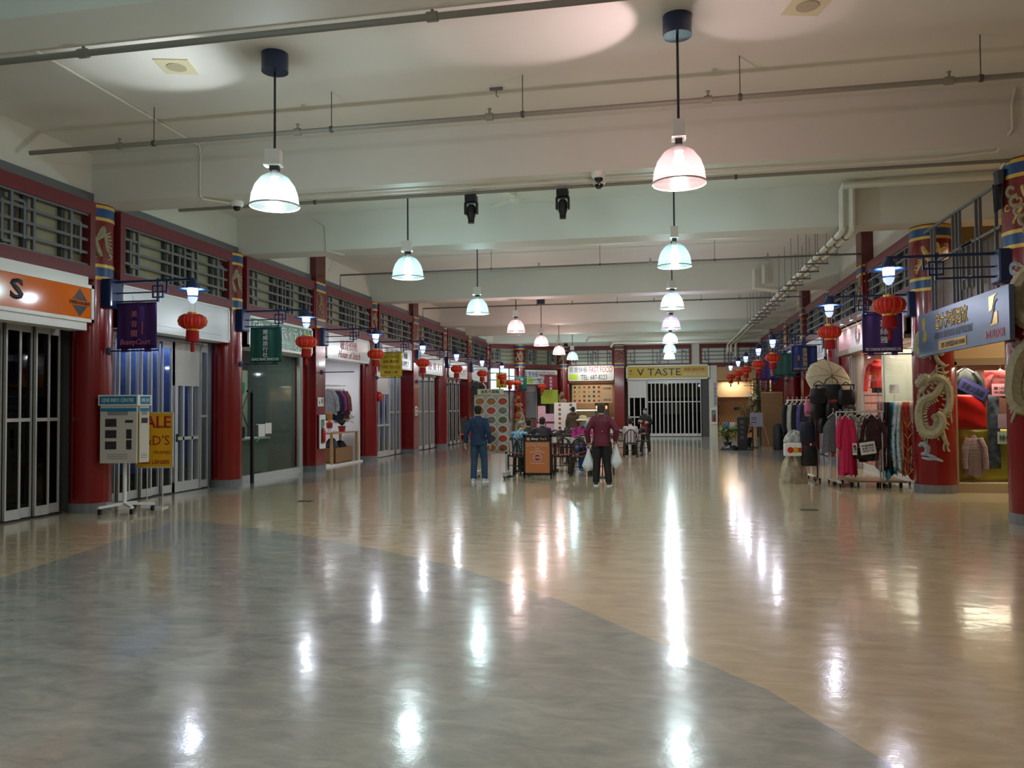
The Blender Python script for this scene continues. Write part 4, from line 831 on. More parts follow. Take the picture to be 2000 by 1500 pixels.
for k in range(40): 
    z=rnd.uniform(.2,1.8); r=.46*(1-z/2.3); a=rnd.uniform(0,6.28); mb.lathe([(.0,-.02),(.02,0),(0,.02)],c=(r*math.cos(a),r*math.sin(a),z),n=6)
q=mb.build('sparkle_lights',m_wht,t); q['kind']='stuff'
for k,(c,l) in enumerate((('3A3F34','dark olive coat'),('1B1B1D','black coat'),('D8D8D6','white top'))):
    garment('hanging_garment',l+' hanging in the dark shop past the easel',mm('cloth '+c,c),(-8.3,YB(6)+.55+.3*k,2.75),PI/2-.8,w=.6,h=1.1,thick=.15,seed=20+k)
# ---------------------------------------------------------------- freestanding signs on the left
t=thing('info_stand','white wheeled lens information display with blue header boards','display stand',(-8.1,10.72,0),.28)
MB().cyl((0,0,.1),(0,0,.85),.03,14).build('pole',m_white,t,True)
for k in range(5):
    a=2*PI*k/5+.3; m=MB(); m.T=Matrix.Rotation(a,4,'Z'); m.prism([(0,.11),(0,.15),(.42,.12),(.42,.09)],-.025,.025); m.build('foot',m_white,t)
    x,y=.39*math.cos(a),.39*math.sin(a); m=MB(); m.tube([(x-.02,y,.04),(x+.02,y,.04)],.04,14); m.build('caster',m_black,t,True)
m_pap=mat('display paper','C9C6BB',.6); m_cyan=mat('header blue','147AA8',.5); m_ph=mat('lens photo','3A2F3A',.5,noise=.5,nscale=30)
def dpanel(x,y,rz,w,head,ph):
    m=MB(); m.T=Matrix.Translation((x,y,0))@Matrix.Rotation(rz,4,'Z'); T=m.T
    m.box(-w/2,w/2,-.012,.012,.75,1.62); p=m.build('display_panel',m_pap,t,bevel=.004)
    h=MB(); h.T=T; h.box(-w/2-.02,w/2+.02,-.03,.03,1.62,1.78); q=h.build('header_frame',m_white,t); h=MB(); h.T=T; h.box(-w/2,w/2,-.034,-.028,1.64,1.76); h.build('header_face',m_cyan,q)
    h=MB(); h.T=T; h.box(-w/2+.01,w/2-.01,-.016,-.012,1.53,1.58); h.build('blue_strip',m_cyan,p)
    for a,b,c,d in ph: h=MB(); h.T=T; h.box(a,b,-.016,-.012,c,d); h.build('photo',m_ph,p)
    h=MB(); h.T=T; rnd=random.Random(1)
    for k in range(8): z=.82+.03*k if k<3 else 1.44+.012*k; h.box(-w*.3,w*.25,-.015,-.012,z,z+.006)
    h.build('print',m_grey,p)
    if head:
        r=T@Matrix.Rotation(PI/2,4,'X'); o=text(head,w*.86,.06,m_wht,q,0,0,0); o.matrix_local=T@Matrix.Translation((0,-.036,1.70))@Matrix.Rotation(PI/2,4,'X')
dpanel(-.03,-.16,-.1,.56,'LENS INFO CENTRE',[(-.2,-.03,1.30,1.42),(-.2,-.03,1.13,1.25),(-.2,-.03,.96,1.08),(.12,.2,1.12,1.26),(.12,.2,.96,1.10),(.1,.22,1.36,1.40)])
dpanel(.27,.02,.9,.16,'資訊',[(-.05,.05,1.35,1.43)]); dpanel(-.30,.08,2.0+PI,.42,None,[(-.1,.1,1.35,1.43)])
t=thing('sale_sign','yellow sale sign with red lettering on a thin metal floor stand','sign',(-7.9,11.15,0),.25)
B(-.27,.27,0,.015,.65,1.5).build('sign_face',mat('sale yellow','D9A50A',.4),t)
m=MB(); 
for a,b,c,d in ((-.285,.285,1.5,1.515),(-.285,.285,.635,.65),(-.285,-.27,.635,1.515),(.27,.285,.635,1.515)): m.box(a,b,-.006,.02,c,d)
m.build('sign_frame',m_alu,t); m_sr=mat('sale red','A3140F',.5)
text('SALE',.5,.19,m_sr,t,0,-.003,1.36,bold=.02); text('BY',.07,.05,m_sr,t,-.1,-.003,1.21); text("J&D'S",.46,.2,m_sr,t,.0,-.003,1.05); text('FRAMES',.26,.05,m_sr,t,.12,-.003,.88); text('FREE LENSES',.46,.06,m_sr,t,0,-.003,.73,bold=.02)
m=MB(); m.cyl((-.12,.02,.02),(-.12,.02,.65),.008); m.cyl((.12,.02,.02),(.12,.02,.65),.008); m.build('stand_rod',m_alu,t); B(-.16,.16,-.12,.16,0,.02).build('stand_base',m_alu,t)
# ---------------------------------------------------------------- menu board stand and A-frame in the middle
t=thing('menu_display','white wheeled menu board of big dish photographs facing the camera','menu board',(-4.16,17.05,0))
B(0,.78,0,.04,.57,1.83).build('board',mat('menu cream','A9A496',.5,noise=.35,nscale=9),t); B(.08,.66,0,.05,1.84,1.96).build('header',mat('cream header','CFC9A8',.5),t); text('濱馬牛腩麵',.42,.08,m_bk,t,.36,-.004,1.9)
m=MB(); m.box(.02,.06,0,.04,.05,.6); m.box(.70,.74,0,.04,.05,.6); m.box(0,.78,0,.05,.53,.58); m.build('frame_leg',m_alu,t)
for x in (.0,.68): B(x,x+.08,-.25,.3,.05,.14).build('foot',m_alu,t)
for x,y in ((.04,-.2),(.04,.25),(.72,-.2),(.72,.25)): MB().tube([(x-.015,y,.03),(x+.015,y,.03)],.03,12).build('caster',m_black,t,True)
rnd=random.Random(5); FD=['8A4A28','B0402A','5E6A4A','77756A','6A4A34','A86A3A']
for i in range(3):
    for j in range(6):
        cx=.13+.26*i; cz=.66+.205*j; m=MB(); m.m=0; m.prism([(cx+.126*math.cos(a*PI/10),cz+.10*math.sin(a*PI/10)) for a in range(20)],-.008,0); m.m=1+rnd.randint(0,5)
        m.prism([(cx+.10*math.cos(a*PI/8),cz+.076*math.sin(a*PI/8)) for a in range(16)],-.014,-.008); m.build('dish_picture',[mat('plate white','C4C8C4',.3)]+[mat('food '+c,c,.6,noise=.7,nscale=45) for c in FD],t)
t=thing('a_frame_sign','black A-frame sign with an orange health notice and a stop symbol','sign',(-3.03,16.9,0))
m=MB(); m.box(0,.62,0,.03,.9,.95); m.box(0,.035,0,.03,.0,.95); m.box(.585,.62,0,.03,.0,.95); m.box(0,.62,0,.03,.08,.13); m.box(0,.62,.005,.025,.1,.93); m.build('front_frame',m_black,t)
MB().tube([(.03,.03,.93),(.03,.45,0)],.015,6).build('rear_leg',m_black,t); MB().tube([(.59,.03,.93),(.59,.45,0)],.015,6).build('rear_leg',m_black,t)
B(.045,.575,-.004,.006,.13,.80).build('poster',mat('orange poster','C4733F',.5),t)
MB().prism([(.11+.04*math.cos(a*PI/8),.86+.035*math.sin(a*PI/8)) for a in range(16)],-.004,0).build('round_logo',mat('tan logo','C9945A',.5),t)
text('Easy',.17,.06,m_wht,t,.26,-.004,.86,shear=.2,bold=.02); text('Park',.15,.05,mat('tan logo','C9945A'),t,.45,-.004,.865,bold=.02)
for b,w,z in (('If you are experiencing',.44,.755),('any COVID-19 symptoms:',.48,.715),('fever',.09,.665),('coughing',.16,.62),('difficulty breathing',.32,.58),('For more information visit',.3,.34)): text(b,w,.028,m_wht,t,.31,-.007,z)
MB().prism([(.31+.095*math.cos((a+.5)*PI/4),.46+.085*math.sin((a+.5)*PI/4)) for a in range(8)],-.010,-.005).build('stop_border',m_wht,t)
MB().prism([(.31+.083*math.cos((a+.5)*PI/4),.46+.074*math.sin((a+.5)*PI/4)) for a in range(8)],-.014,-.010).build('stop_octagon',mat('stop red','9A1A1C',.5),t); text('STOP',.13,.045,m_wht,t,.31,-.016,.46,bold=.02)
# ---------------------------------------------------------------- tables and chairs
m_chair=mat('dark brown chair','33291F',.4,noise=.2,nscale=9); m_tb=mat('table brown','6A4A34',.35,noise=.2,nscale=5); m_pl=mat('black plastic sheet','101113',.35,bump=.4,nscale=9)
def chair(loc,rz,label,proto=[None]):
    if proto[0]: return copytree(proto[0],loc,rz,label)
    t=thing('dining_chair',label,'chair',loc,rz); proto[0]=t
    MB().flat([(-.2,-.2),(.2,-.2),(.22,.2),(-.22,.2)],.41,.45).build('seat',m_chair,t,bevel=.01)
    for x,y in ((-.18,-.18),(.18,-.18),(-.19,.18),(.19,.18)): MB().tube([(x,y,.42),(x*1.1,y*1.12,0)],[.022,.017],8).build('leg',m_chair,t)
    MB().tube([(.21*math.cos(a),-.2-.05*math.sin(a),.43+.42*math.sin(a)) for a in [PI*k/12 for k in range(13)]],.018,8).build('arched_back',m_chair,t,True)
    for x in (-.1,0,.1): MB().tube([(x,-.2,.44),(x,-.25,.43+.41*math.sqrt(1-(x/.21)**2))],.013,6).build('back_slat',m_chair,t)
    m=MB(); m.cyl((-.19,-.19,.2),(-.2,.19,.2),.01); m.cyl((.19,-.19,.2),(.2,.19,.2),.01); m.cyl((-.2,0,.2),(.2,0,.2),.01); m.build('stretcher',m_chair,t)
    return t
def table(loc,label,w=1.1,d=.7):
    t=thing('dining_table',label,'table',loc); B(-w/2,w/2,-d/2,d/2,.67,.71).build('table_top',m_tb,t,bevel=.01)
    for x in (-.4,.4): 
        m=MB(); m.box(x*w-.03,x*w+.03,-.03,.03,.05,.67); m.box(x*w-.04,x*w+.04,-d/2+.03,d/2-.03,.0,.05); m.build('pedestal',m_dgrey,t)
    return t
TB=[(-3.05,18.9,'food court table nearest the A-frame sign'),(-1.75,18.6,'food court table with paper notices behind the arched chair'),(-3.1,21.6,'food court table in the second row at left'),(-1.75,21.9,'food court table in the second row at right'),(-3.0,25.0,'far food court table at left'),(-1.15,25.3,'far food court table near the woman with folded arms')]
for x,y,l in TB: table((x,y,0),l)
for x,y,r,l in ((-1.88,17.72,0,'arched back chair nearest the camera, left of the man in maroon'),(-3.2,17.75,.1,'dark chair just behind the wheeled menu board'),(-2.35,18.1,.3,'chair between the A-frame sign and the arched chair'),(-3.2,19.55,PI,'chair facing the camera at the first left table'),(-1.4,17.95,-.2,'chair hidden partly by the man in maroon'),(-2.05,19.45,PI,'chair of the woman with the hat'),(-3.3,20.8,0,'chair of the man in the dark cap'),(-1.6,21.1,0,'chair before the second row right table'),(-3.3,24.2,0,'chair before the far left table'),(-2.7,22.3,PI,'chair behind the second row left table'),(-1.05,24.55,.1,'arched chair before the far right table'),(-.75,26.1,PI,'chair behind the far right table'),(-1.4,26.1,PI,'chair of the person in white')):
    chair((x,y,0),r,l)
for k,(x,y,s) in enumerate(((-3.1,18.9,1),(-1.75,18.6,2),(-3.1,21.6,3),(-1.75,21.9,4),(-3.0,25.0,5),(-1.1,25.3,6))):
    heap((x-(.12 if k==1 else 0),y,.71),.36,.24,.13 if k==1 else .17,m_pl,'black_bag','crumpled black plastic cover on the '+TB[k][2].replace('food court ',''),'bag',s)
pn=[(-2.2,18.28,.71),(-1.72,18.28,.71),(-2.9,18.57,.71),(-1.9,21.57,.71),(-3.2,21.27,.71),(-2.65,18.57,.71)]
for k,(x,y,z) in enumerate(pn):
    t=thing('table_notice','white card with a grey X on the '+['table behind the arched chair, left of two','table behind the arched chair, right of two','table nearest the A-frame sign, left of two','second row right table','second row left table','table nearest the A-frame sign, right of two'][k],'notice',(x,y,z)); B(-.12,.12,-.003,.003,0,.13).build('card',m_white,t)
    m=MB(); m.prism([(-.05,.02),(-.03,.02),(.05,.11),(.03,.11)],-.006,-.003); m.prism([(.03,.02),(.05,.02),(-.03,.11),(-.05,.11)],-.006,-.003); m.build('cross',m_grey,t)
o=MB().grid(lambda u,v:(-2.05+.75*u,18.6-.3*v+.0,.86+.02*math.sin(7*u)+.02*v-.0),10,4).build('newspaper',m_white,None,True,solid=.004); o.location=(0,.45,-.0); tag(o,'open newspaper in front of the woman in magenta','newspaper')
o=MB().tube([(-3.45,17.35,.55),(-3.0,17.3,.50),(-2.4,17.3,.50),(-1.9,17.3,.53),(-1.35,17.3,.66)],.012,6).build('barrier_tape',mat('red tape','A32428',.5),None,True); tag(o,'dark red barrier tape strung in front of the chairs','barrier tape')
t=thing('barrier_stanchion','thin dark stanchion at the right end of the red tape','stanchion',(-1.35,17.3,0)); MB().lathe([(.14,0),(.14,.02),(.015,.04),(.015,.75),(.0,.76)],n=20).build('post',m_dgrey,t,True)
t=thing('barrier_stanchion','thin dark stanchion beside the wheeled menu board','stanchion',(-3.45,17.35,0)); MB().lathe([(.14,0),(.14,.02),(.015,.04),(.015,.75),(.0,.76)],n=20).build('post',m_dgrey,t,True)
# kiosk counters with pink price sheets
m_pk=mat('pink sheet','C9A9C0',.6,noise=.2,nscale=20)
t=thing('order_counter','order counter covered in pale pink price sheets behind the tables','counter',(-4.9,30.0,0)); B(0,1.5,0,.5,0,1.0).build('counter_body',mat('counter maroon','6A2430',.5),t)
for k in range(4): B(.06+.36*k,.38+.36*k,-.012,-.002,.5,.92).build('price_sheet',m_pk,t)
B(.3,1.0,-.03,-.01,1.0,1.3).build('raised_price_sheet',m_pk,t); B(.1,.4,.0,.02,1.0,1.6).build('tall_price_sheet',mat('tall pink sheet','D2A9B4',.6,noise=.3,nscale=16),t)
dish_board((-4.15,29.9,0),0,.85,.5,1.72,2,7,'narrow board with small dish pictures beside the pink price sheets',m_signw,seed=8)
# ---------------------------------------------------------------- people
def sweep(mb,pts,rx,ry,xa,n=16,caps=True):
    P=[Vector(p) for p in pts]; xa=Vector(xa).normalized(); rows=[]
    for i,p in enumerate(P):
        a=P[max(i-1,0)]; b=P[min(i+1,len(P)-1)]; t=(b-a).normalized(); x=(xa-t*xa.dot(t)).normalized(); w=t.cross(x)
        rows.append([p+x*math.cos(2*PI*j/n)*rx[i]+w*math.sin(2*PI*j/n)*ry[i] for j in range(n)])
    mb.ring(rows,caps=caps)
def hand(mb,w,d,side,curl=.5):
    w=Vector(w); d=Vector(d).normalized(); s=Vector((side,0,0)); s=(s-d*s.dot(d)).normalized(); fw=s.cross(d)*side   # fw: forward direction of the thumb
    fw=fw if fw.y>0 else -fw; inn=-s
    sweep(mb,[w-d*.02,w+d*.03,w+d*.085],[.024,.036,.038],[.018,.016,.013],fw)
    for k,L in enumerate((.068,.078,.072,.055)):
        b=w+d*.082+fw*(.027-.018*k); c1=(d+inn*curl*.6).normalized(); c2=(d+inn*curl*2).normalized()
        mb.tube([b,b+c1*L*.45,b+c1*L*.45+c2*L*.32,b+c1*L*.45+c2*L*.6],[.0105,.010,.0095,.007],7)
    b=w+d*.025+fw*.034; mb.tube([b-fw*.01,b+(d+fw*.9+inn*.4).normalized()*.035,b+(d*1.4+fw*.6+inn*.6).normalized()*.065],[.013,.012,.008],7)
def person(label,loc,rz,h=1.62,skin='C79A78',top=None,bottom=None,shoe=None,hair='17130F',J={},hair_kind='short',look=0,lean=0,elements=(),bulk=1,sleeve=1,name='person',group=None,coat=0,vox=.0085):
    k=h/1.65; t=thing(name,label,'person',loc,rz,group)
    V=lambda a:Vector(a)*k
    j=dict(pel=(0,0,.88),wst=(0,.0,1.02),chs=(0,.0,1.22),nk=(0,-.015,1.40),hd=(0,.0,1.53),
           shR=(.152,-.01,1.335),elR=(.235,-.03,1.07),wrR=(.25,.03,.83),shL=(-.152,-.01,1.335),elL=(-.235,-.03,1.07),wrL=(-.25,.03,.83),
           hpR=(.085,0,.86),knR=(.10,.02,.46),anR=(.11,-.01,.075),hpL=(-.085,0,.86),knL=(-.10,.02,.46),anL=(-.11,-.01,.075))
    j.update(J); j={a:V(b) for a,b in j.items()}
    up=(j['nk']-j['wst']).normalized(); hd=j['hd']
    def torso(mb,e,z0=0):
        P=[j['pel']-V((0,0,z0 or .06)),j['pel'],j['wst'],j['chs'],j['chs'].lerp(j['nk'],.45),j['chs'].lerp(j['nk'],.78),j['nk'],]
        rx=[(.158 if z0 else .135)+e,.155+e,.13+e*1.6,.158+e,.165+e,.115+e*.8,.052+e*.6]; ry=[(.118 if z0 else .10)+e,.115+e,.095+e*1.6,.112+e,.10+e,.075+e*.7,.052+e*.6]
        sweep(mb,P,[a*k*bulk for a in rx],[a*k*bulk for a in ry],(1,0,0),20)
    b=MB(); torso(b,-.012)
    sweep(b,[j['nk']-up*.04,j['nk']+up*.03,hd-up*.05*k],[.05*k]*3,[.05*k]*3,(1,0,0))
    R=Matrix.Rotation(look,3,'Z'); hx=R@Vector((1,0,0)); fy_=R@Vector((0,1,0)); 
    if lean: fy_=(fy_-Vector((0,0,lean))).normalized()
    hu=hx.cross(fy_)
    def hp(a,b_,c): return hd+(hx*a+fy_*b_+hu*c)*k
    sweep(b,[hp(0,.045,-.105),hp(0,.03,-.075),hp(0,.012,-.03),hp(0,.0,.03),hp(0,-.008,.075),hp(0,-.01,.105)],[x*k for x in (.03,.055,.068,.074,.062,.025)],[x*k for x in (.03,.062,.085,.095,.078,.03)],hx,18)
    b.tube([hp(0,.09,.015),hp(0,.112,-.02),hp(0,.095,-.03)],[.009*k,.015*k,.010*k],8)
    for s in (-1,1): b.tube([hp(s*.073,-.005,.02),hp(s*.085,-.012,.0),hp(s*.075,-.0,-.03)],[.012*k,.016*k,.009*k],7)
    for s in 'RL':
        sg=1 if s=='R' else -1
        b.tube([j['sh'+s]+V((-sg*.03,0,0)),j['sh'+s].lerp(j['el'+s],.4),j['el'+s],j['el'+s].lerp(j['wr'+s],.35),j['wr'+s]],[a*k for a in (.05,.045,.036,.037,.024)],12)
        d=(j['wr'+s]-j['el'+s]).normalized(); hand(b,j['wr'+s],d,sg,.5)
        b.tube([j['hp'+s],j['hp'+s].lerp(j['kn'+s],.5),j['kn'+s],j['kn'+s].lerp(j['an'+s],.35),j['an'+s]],[a*k for a in (.085,.07,.05,.052,.032)],14)
        sh=(j['kn'+s]-j['an'+s]); f=Vector((sg*.12,1,0)).normalized()
        b.tube([j['an'+s]-V((0,0,.03))-f*.05*k,j['an'+s]-V((0,0,.035))+f*.05*k,j['an'+s]-V((0,0,.05))+f*.14*k],[.03*k,.034*k,.022*k],10)
    b.build('body',mat('skin '+skin,skin,.55),t,True,remesh=vox)
    # clothes
    c=MB(); torso(c,.012,.09 if coat==0 else coat)
    for s in 'RL':
        sg=1 if s=='R' else -1; e=j['wr'+s] if sleeve>=1 else j['el'+s].lerp(j['wr'+s],max(0,(sleeve-.5)*2)) if sleeve>.5 else j['sh'+s].lerp(j['el'+s],.75)
        P=[j['sh'+s]+V((-sg*.06,0,.0)),j['sh'+s],j['sh'+s].lerp(j['el'+s],.5),j['el'+s]]+([j['el'+s].lerp(e,.55),e] if sleeve>.5 else [])
        c.tube(P[:len(P)] if sleeve>.5 else P[:3]+[e],[a*k*bulk for a in ((.058,.064,.06,.055,.05,.044) if sleeve>.5 else (.06,.066,.064,.062))],14)
    # collar
    sweep(c,[j['nk']-up*.03,j['nk']+up*.025],[.068*k]*2,[.066*k]*2,(1,0,0))
    c.build('jacket',top,t,True,remesh=.012)
    q=MB()
    sweep(q,[j['pel']+V((0,0,.08)),j['pel'],j['pel']-V((0,0,.08))] if abs(j['knR'].z-j['hpR'].z)>.2*k else [j['pel']+V((0,0,.08)),j['pel'],j['pel']-V((0,0,.05))],[a*k*bulk for a in (.145,.16,.14)],[a*k*bulk for a in (.11,.122,.11)],(1,0,0),18)
    for s in 'RL': q.tube([j['hp'+s]-V((0,0,-.02)),j['hp'+s].lerp(j['kn'+s],.45),j['kn'+s],j['kn'+s].lerp(j['an'+s],.5),j['an'+s]+V((0,0,-.01))],[a*k*bulk for a in (.10,.088,.07,.066,.062)],14)
    q.build('trousers',bottom,t,True,remesh=.012)
    for s in 'RL':
        sg=1 if s=='R' else -1; f=Vector((sg*.12,1,0)).normalized(); a=j['an'+s]; z=a.z-.075*k
        m=MB(); x=f.cross(Vector((0,0,1)))
        sweep(m,[a-f*.075*k-V((0,0,.03)),a-f*.04*k-V((0,0,.028)),a+f*.05*k-V((0,0,.035)),a+f*.12*k-V((0,0,.045)),a+f*.175*k-V((0,0,.055))],[.03*k,.042*k,.045*k,.048*k,.03*k],[.035*k,.044*k,.038*k,.03*k,.02*k],x)
        o=m.build('shoe',shoe or m_white,t,True)
        m=MB(); m.flat([tuple((a+f*u*k+x*v*k).xy) for u,v in ((-.08,-.03),(-.08,.03),(.03,.045),(.12,.05),(.18,.02),(.18,-.02),(.12,-.05),(.03,-.045))],z,z+.022*k); m.build('sole',m_wht,o)
    if hair:
        m=MB(); dz={'short':-.02,'long':-.1}.get(hair_kind,-.02)
        if hair_kind!='none':
            sweep(m,[hp(0,-.045,-.075),hp(0,-.03,-.03),hp(0,-.018,.02),hp(0,-.008,.06),hp(0,-.006,.1),hp(0,-.005,.122)],[x*k for x in (.045,.07,.082,.082,.066,.025)],[x*k for x in (.045,.068,.09,.1,.082,.03)],hx,18)
            m.build('hair',mat('hair '+hair,hair,.75,noise=.3,nscale=60,bump=.4),t,True)
    for s in (-1,1):
        m=MB(); c0=hp(s*.028,.083,.02); m.lathe([(0,-.007),(.009,0),(0,.007)],c=tuple(c0),n=8); m.build('eye',m_dgrey,t)
    m=MB().tube([hp(-.02,.088,-.052),hp(0,.094,-.054),hp(.02,.088,-.052)],.004,6); m.build('mouth',mat('lips','8A4A44',.5),t)
    return t,j,hp,k
m_nj=mat('navy jacket','142E4E',.75,noise=.15,nscale=12,bump=.3); m_jean=mat('blue jeans','24435E',.8,noise=.25,nscale=14); m_sn=mat('grey white sneaker','B9BEC2',.5)
m_mar=mat('maroon jacket','5E0F24',.6,noise=.12,nscale=9,bump=.3); m_btr=mat('black trousers','0D0D10',.7); m_bjk=mat('black jacket','131216',.6)
t,j,hp,k=person('man in navy jacket and blue jeans seen from behind, reading the menu board',(-3.84,16.1,0),-.05,1.60,top=m_nj,bottom=m_jean,shoe=m_sn,J=dict(anL=(-.10,-.05,.075),anR=(.13,.03,.075),wrL=(-.30,.02,.84),elL=(-.26,-.04,1.08),knR=(.12,.04,.46)),bulk=1.06)
MB().tube([(-.1,-.13,1.36),(.0,-.145,1.2),(.1,-.15,1.02),(.14,-.13,.9)],.008,6).build('bag_strap',m_black,t,True)
t,j,hp,k=person('man in maroon jacket and black trousers seen from behind, carrying white bags',(-1.23,15.62,0),0,1.62,top=m_mar,bottom=m_btr,shoe=mat('dark shoe','2A2A2C',.5),hair='3A3632',J=dict(elL=(-.29,-.05,1.10),wrL=(-.27,.05,.86),elR=(.30,-.06,1.10),wrR=(.27,.03,.90),anL=(-.12,0,.075),anR=(.14,-.03,.075)),bulk=1.12)
m=MB().lathe([(0,-.012),(.014,0),(0,.012)],c=(.02,-.155,1.07),n=8); m.build('jacket_badge',m_silver,t)
def plasticbag(loc,label,w=.13,h=.42,seed=1):
    t=thing('plastic_bag',label,'bag',loc); m_=mat('white plastic bag','CDD2D4',.45,bump=.5,nscale=16)
    def row(v):
        r=[];z=-h*v; q=w*(.12+.95*min(1,v*1.25)**1.1)*(1 if v<.85 else 1-(v-.85)*3)
        for i in range(20):
            a=2*PI*i/20; f=1+.12*math.sin(5*a+seed+v*3)*(1-v*.5); r.append((q*f*math.cos(a)*.9,q*f*math.sin(a)*.6,z+(-.02*math.sin(3*a) if v>.9 else 0)))
        return r
    MB().ring([row(v/10) for v in range(11)]).build('bag_body',m_,t,True)
    MB().tube([(-.02,0,-.02),(-.035,0,.04),(0,0,.07),(.035,0,.04),(.02,0,-.02)],.008,6).build('bag_handle',m_,t,True); return t
plasticbag((-1.50,15.69,.72),'white plastic bag in the left hand of the man in maroon',seed=1); plasticbag((-.955,15.67,.82),'white plastic bag in the right hand of the man in maroon',seed=3,h=.46)
t,j,hp,k=person('masked woman in black standing with folded arms before the wide shutter',(-.65,26.9,0),PI-.2,1.50,top=m_bjk,bottom=m_btr,shoe=m_black,J=dict(elR=(.24,.03,1.10),wrR=(-.02,.2,1.12),elL=(-.24,.03,1.08),wrL=(.06,.22,1.16),anR=(.16,.0,.075),anL=(-.14,.02,.075)))
MB().grid(lambda u,v:tuple(hp(.062*math.sin((u-.5)*2.6),.045+.06*math.cos((u-.5)*2.6),-.085+.075*v)),8,4).build('face_mask',mat('pale blue mask','8EC0C4',.6),t,True,solid=.004)
B(-.09,.09,.10,.13,.78,1.0).build('red_front',mat('red vest','8A1418',.7),t)
SIT=dict(pel=(0,0,.50),wst=(0,.01,.64),chs=(0,.03,.84),nk=(0,.04,1.02),hd=(0,.07,1.15),shR=(.175,.03,.955),elR=(.22,.10,.74),wrR=(.14,.32,.80),shL=(-.175,.03,.955),elL=(-.22,.10,.74),wrL=(-.14,.32,.80),hpR=(.09,.02,.49),knR=(.12,.42,.49),anR=(.12,.40,.075),hpL=(-.09,.02,.49),knL=(-.12,.42,.49),anL=(-.12,.40,.075))
def plaid(name,a,b_):
    m=bpy.data.materials.new(name); m.use_nodes=True; nt=m.node_tree; bs=nt.nodes['Principled BSDF']; tc=nt.nodes.new('ShaderNodeTexCoord'); br=nt.nodes.new('ShaderNodeTexChecker'); br.inputs['Scale'].default_value=34
    br.inputs[1].default_value=lin(a); br.inputs[2].default_value=lin(b_); nt.links.new(tc.outputs['Object'],br.inputs[0]); nt.links.new(br.outputs[0],bs.inputs['Base Color']); bs.inputs['Roughness'].default_value=.8; return m
t,j,hp,k=person('seated grey haired man in a blue and white plaid shirt',(-3.35,18.05,0),-.4,1.62,top=plaid('blue plaid','8FB8CC','33556E'),bottom=m_btr,shoe=m_black,hair='8A8578',J=dict(SIT,nk=(0,.10,1.02),hd=(0,.17,1.14)),look=-1.0,sleeve=.4)
chair((-3.35,18.02,0),-.4,'chair of the man in the plaid shirt')
t,j,hp,k=person('seated man in dark jacket and dark cap seen from behind',(-3.22,20.85,0),.1,1.66,top=mat('dark mauve jacket','2A222C',.7,noise=.1),bottom=m_btr,shoe=m_black,hair='15151A',J=SIT)
sweep_m=MB(); sweep(sweep_m,[hp(0,-.0,.03),hp(0,-.005,.09),hp(0,-.005,.135)],[.088*k,.08*k,.03*k],[.104*k,.09*k,.035*k],(1,0,0)); sweep_m.flat([tuple((hp(x,y,0)).xy) for x,y in ((-.07,.06),(.07,.06),(.05,.17),(-.05,.17))],hp(0,0,.045).z,hp(0,0,.053).z); sweep_m.build('cap',mat('navy cap','161A2A',.7),t,True)
t,j,hp,k=person('seated woman in magenta jacket, straw sun hat and mint green mask',(-2.02,19.42,0),PI+.35,1.72,top=mat('magenta jacket','A0206E',.7,noise=.1),bottom=mat('blue leggings','1C4A8A',.7),shoe=mat('blue shoe','1A4F8A',.6),J=dict(SIT,hd=(0,.11,1.14)),lean=.2,look=.4)
MB().lathe([(.18,-.02),(.13,.01),(.095,.02),(.09,.08),(.05,.10),(0,.105)],c=tuple(hp(0,0,.05)),n=28).build('sun_hat',mat('straw hat','CDBB94',.7),t,True)
MB().grid(lambda u,v:tuple(hp(.064*math.sin((u-.5)*2.6),.045+.062*math.cos((u-.5)*2.6),-.09+.08*v)),8,4).build('face_mask',mat('mint mask','4FB0A8',.6),t,True,solid=.004)
t,j,hp,k=person('seated person in black with black hair, behind the man in plaid',(-3.62,20.9,0),0,1.6,top=m_bjk,bottom=m_btr,shoe=m_black,J=SIT)
chair((-3.62,20.87,0),0,'chair of the person in black') if 0 else None
t,j,hp,k=person('person in a white top seated with back turned near the wide shutter',(-1.05,24.6,0),.1,1.55,top=mat('white top','B4B0AC',.8,noise=.1),bottom=m_btr,shoe=m_black,J=SIT,sleeve=.4)
t,j,hp,k=person('person in a hooded brown winter coat standing at the order counter',(-3.35,29.2,0),0,1.56,top=mat('brown coat','4A3A2A',.8,noise=.2,bump=.3),bottom=m_btr,shoe=m_black,bulk=1.25,coat=.3)
MB().lathe([(.12,1.27),(.13,1.32),(.09,1.37)],c=(0,-.03,0),n=18).build('hood',mat('brown coat','4A3A2A'),t,True)
# ---------------------------------------------------------------- right side shop
m_pink=mat('pink sign face','E3A3B4',.3,noise=.05,nscale=2); m_bronze=mat('bronze trim','8C7558',.35,.4)
t=signbox((4.38,21.4,0),-PI/2,5.75,2.86,3.44,m_pink,'long pink lit shop sign with a ring emblem and small spotlights',frame=m_bronze,border=.05)
B(0,5.75,-.03,.25,2.78,2.88).build('lower_trim',m_bronze,t)
m=MB()
for r in (.21,.17,.10): m.tube([(2.1+r*math.cos(a*PI/16),-.003,3.16+r*math.sin(a*PI/16)) for a in range(32)],.006,5,True)
for k in range(8): m.tube([(2.1+.1*math.cos(k*PI/4),-.003,3.16+.1*math.sin(k*PI/4)),(2.1+.17*math.cos(k*PI/4+.3),-.003,3.16+.17*math.sin(k*PI/4+.3))],.006,5)
m.build('ring_emblem',m_grey,t); text('黛絲雅',1.2,.3,m_grey,t,3.6,-.004,3.15)
MB().tube([(5.35+.14*math.cos(a*.35),-.003,3.25+.2*math.sin(a*.35)) for a in range(-6,9)],.012,5).build('curl_motif',m_inkr,t)
m_spot=mat('spot bulb','FFE6C4',.3,emis=16)
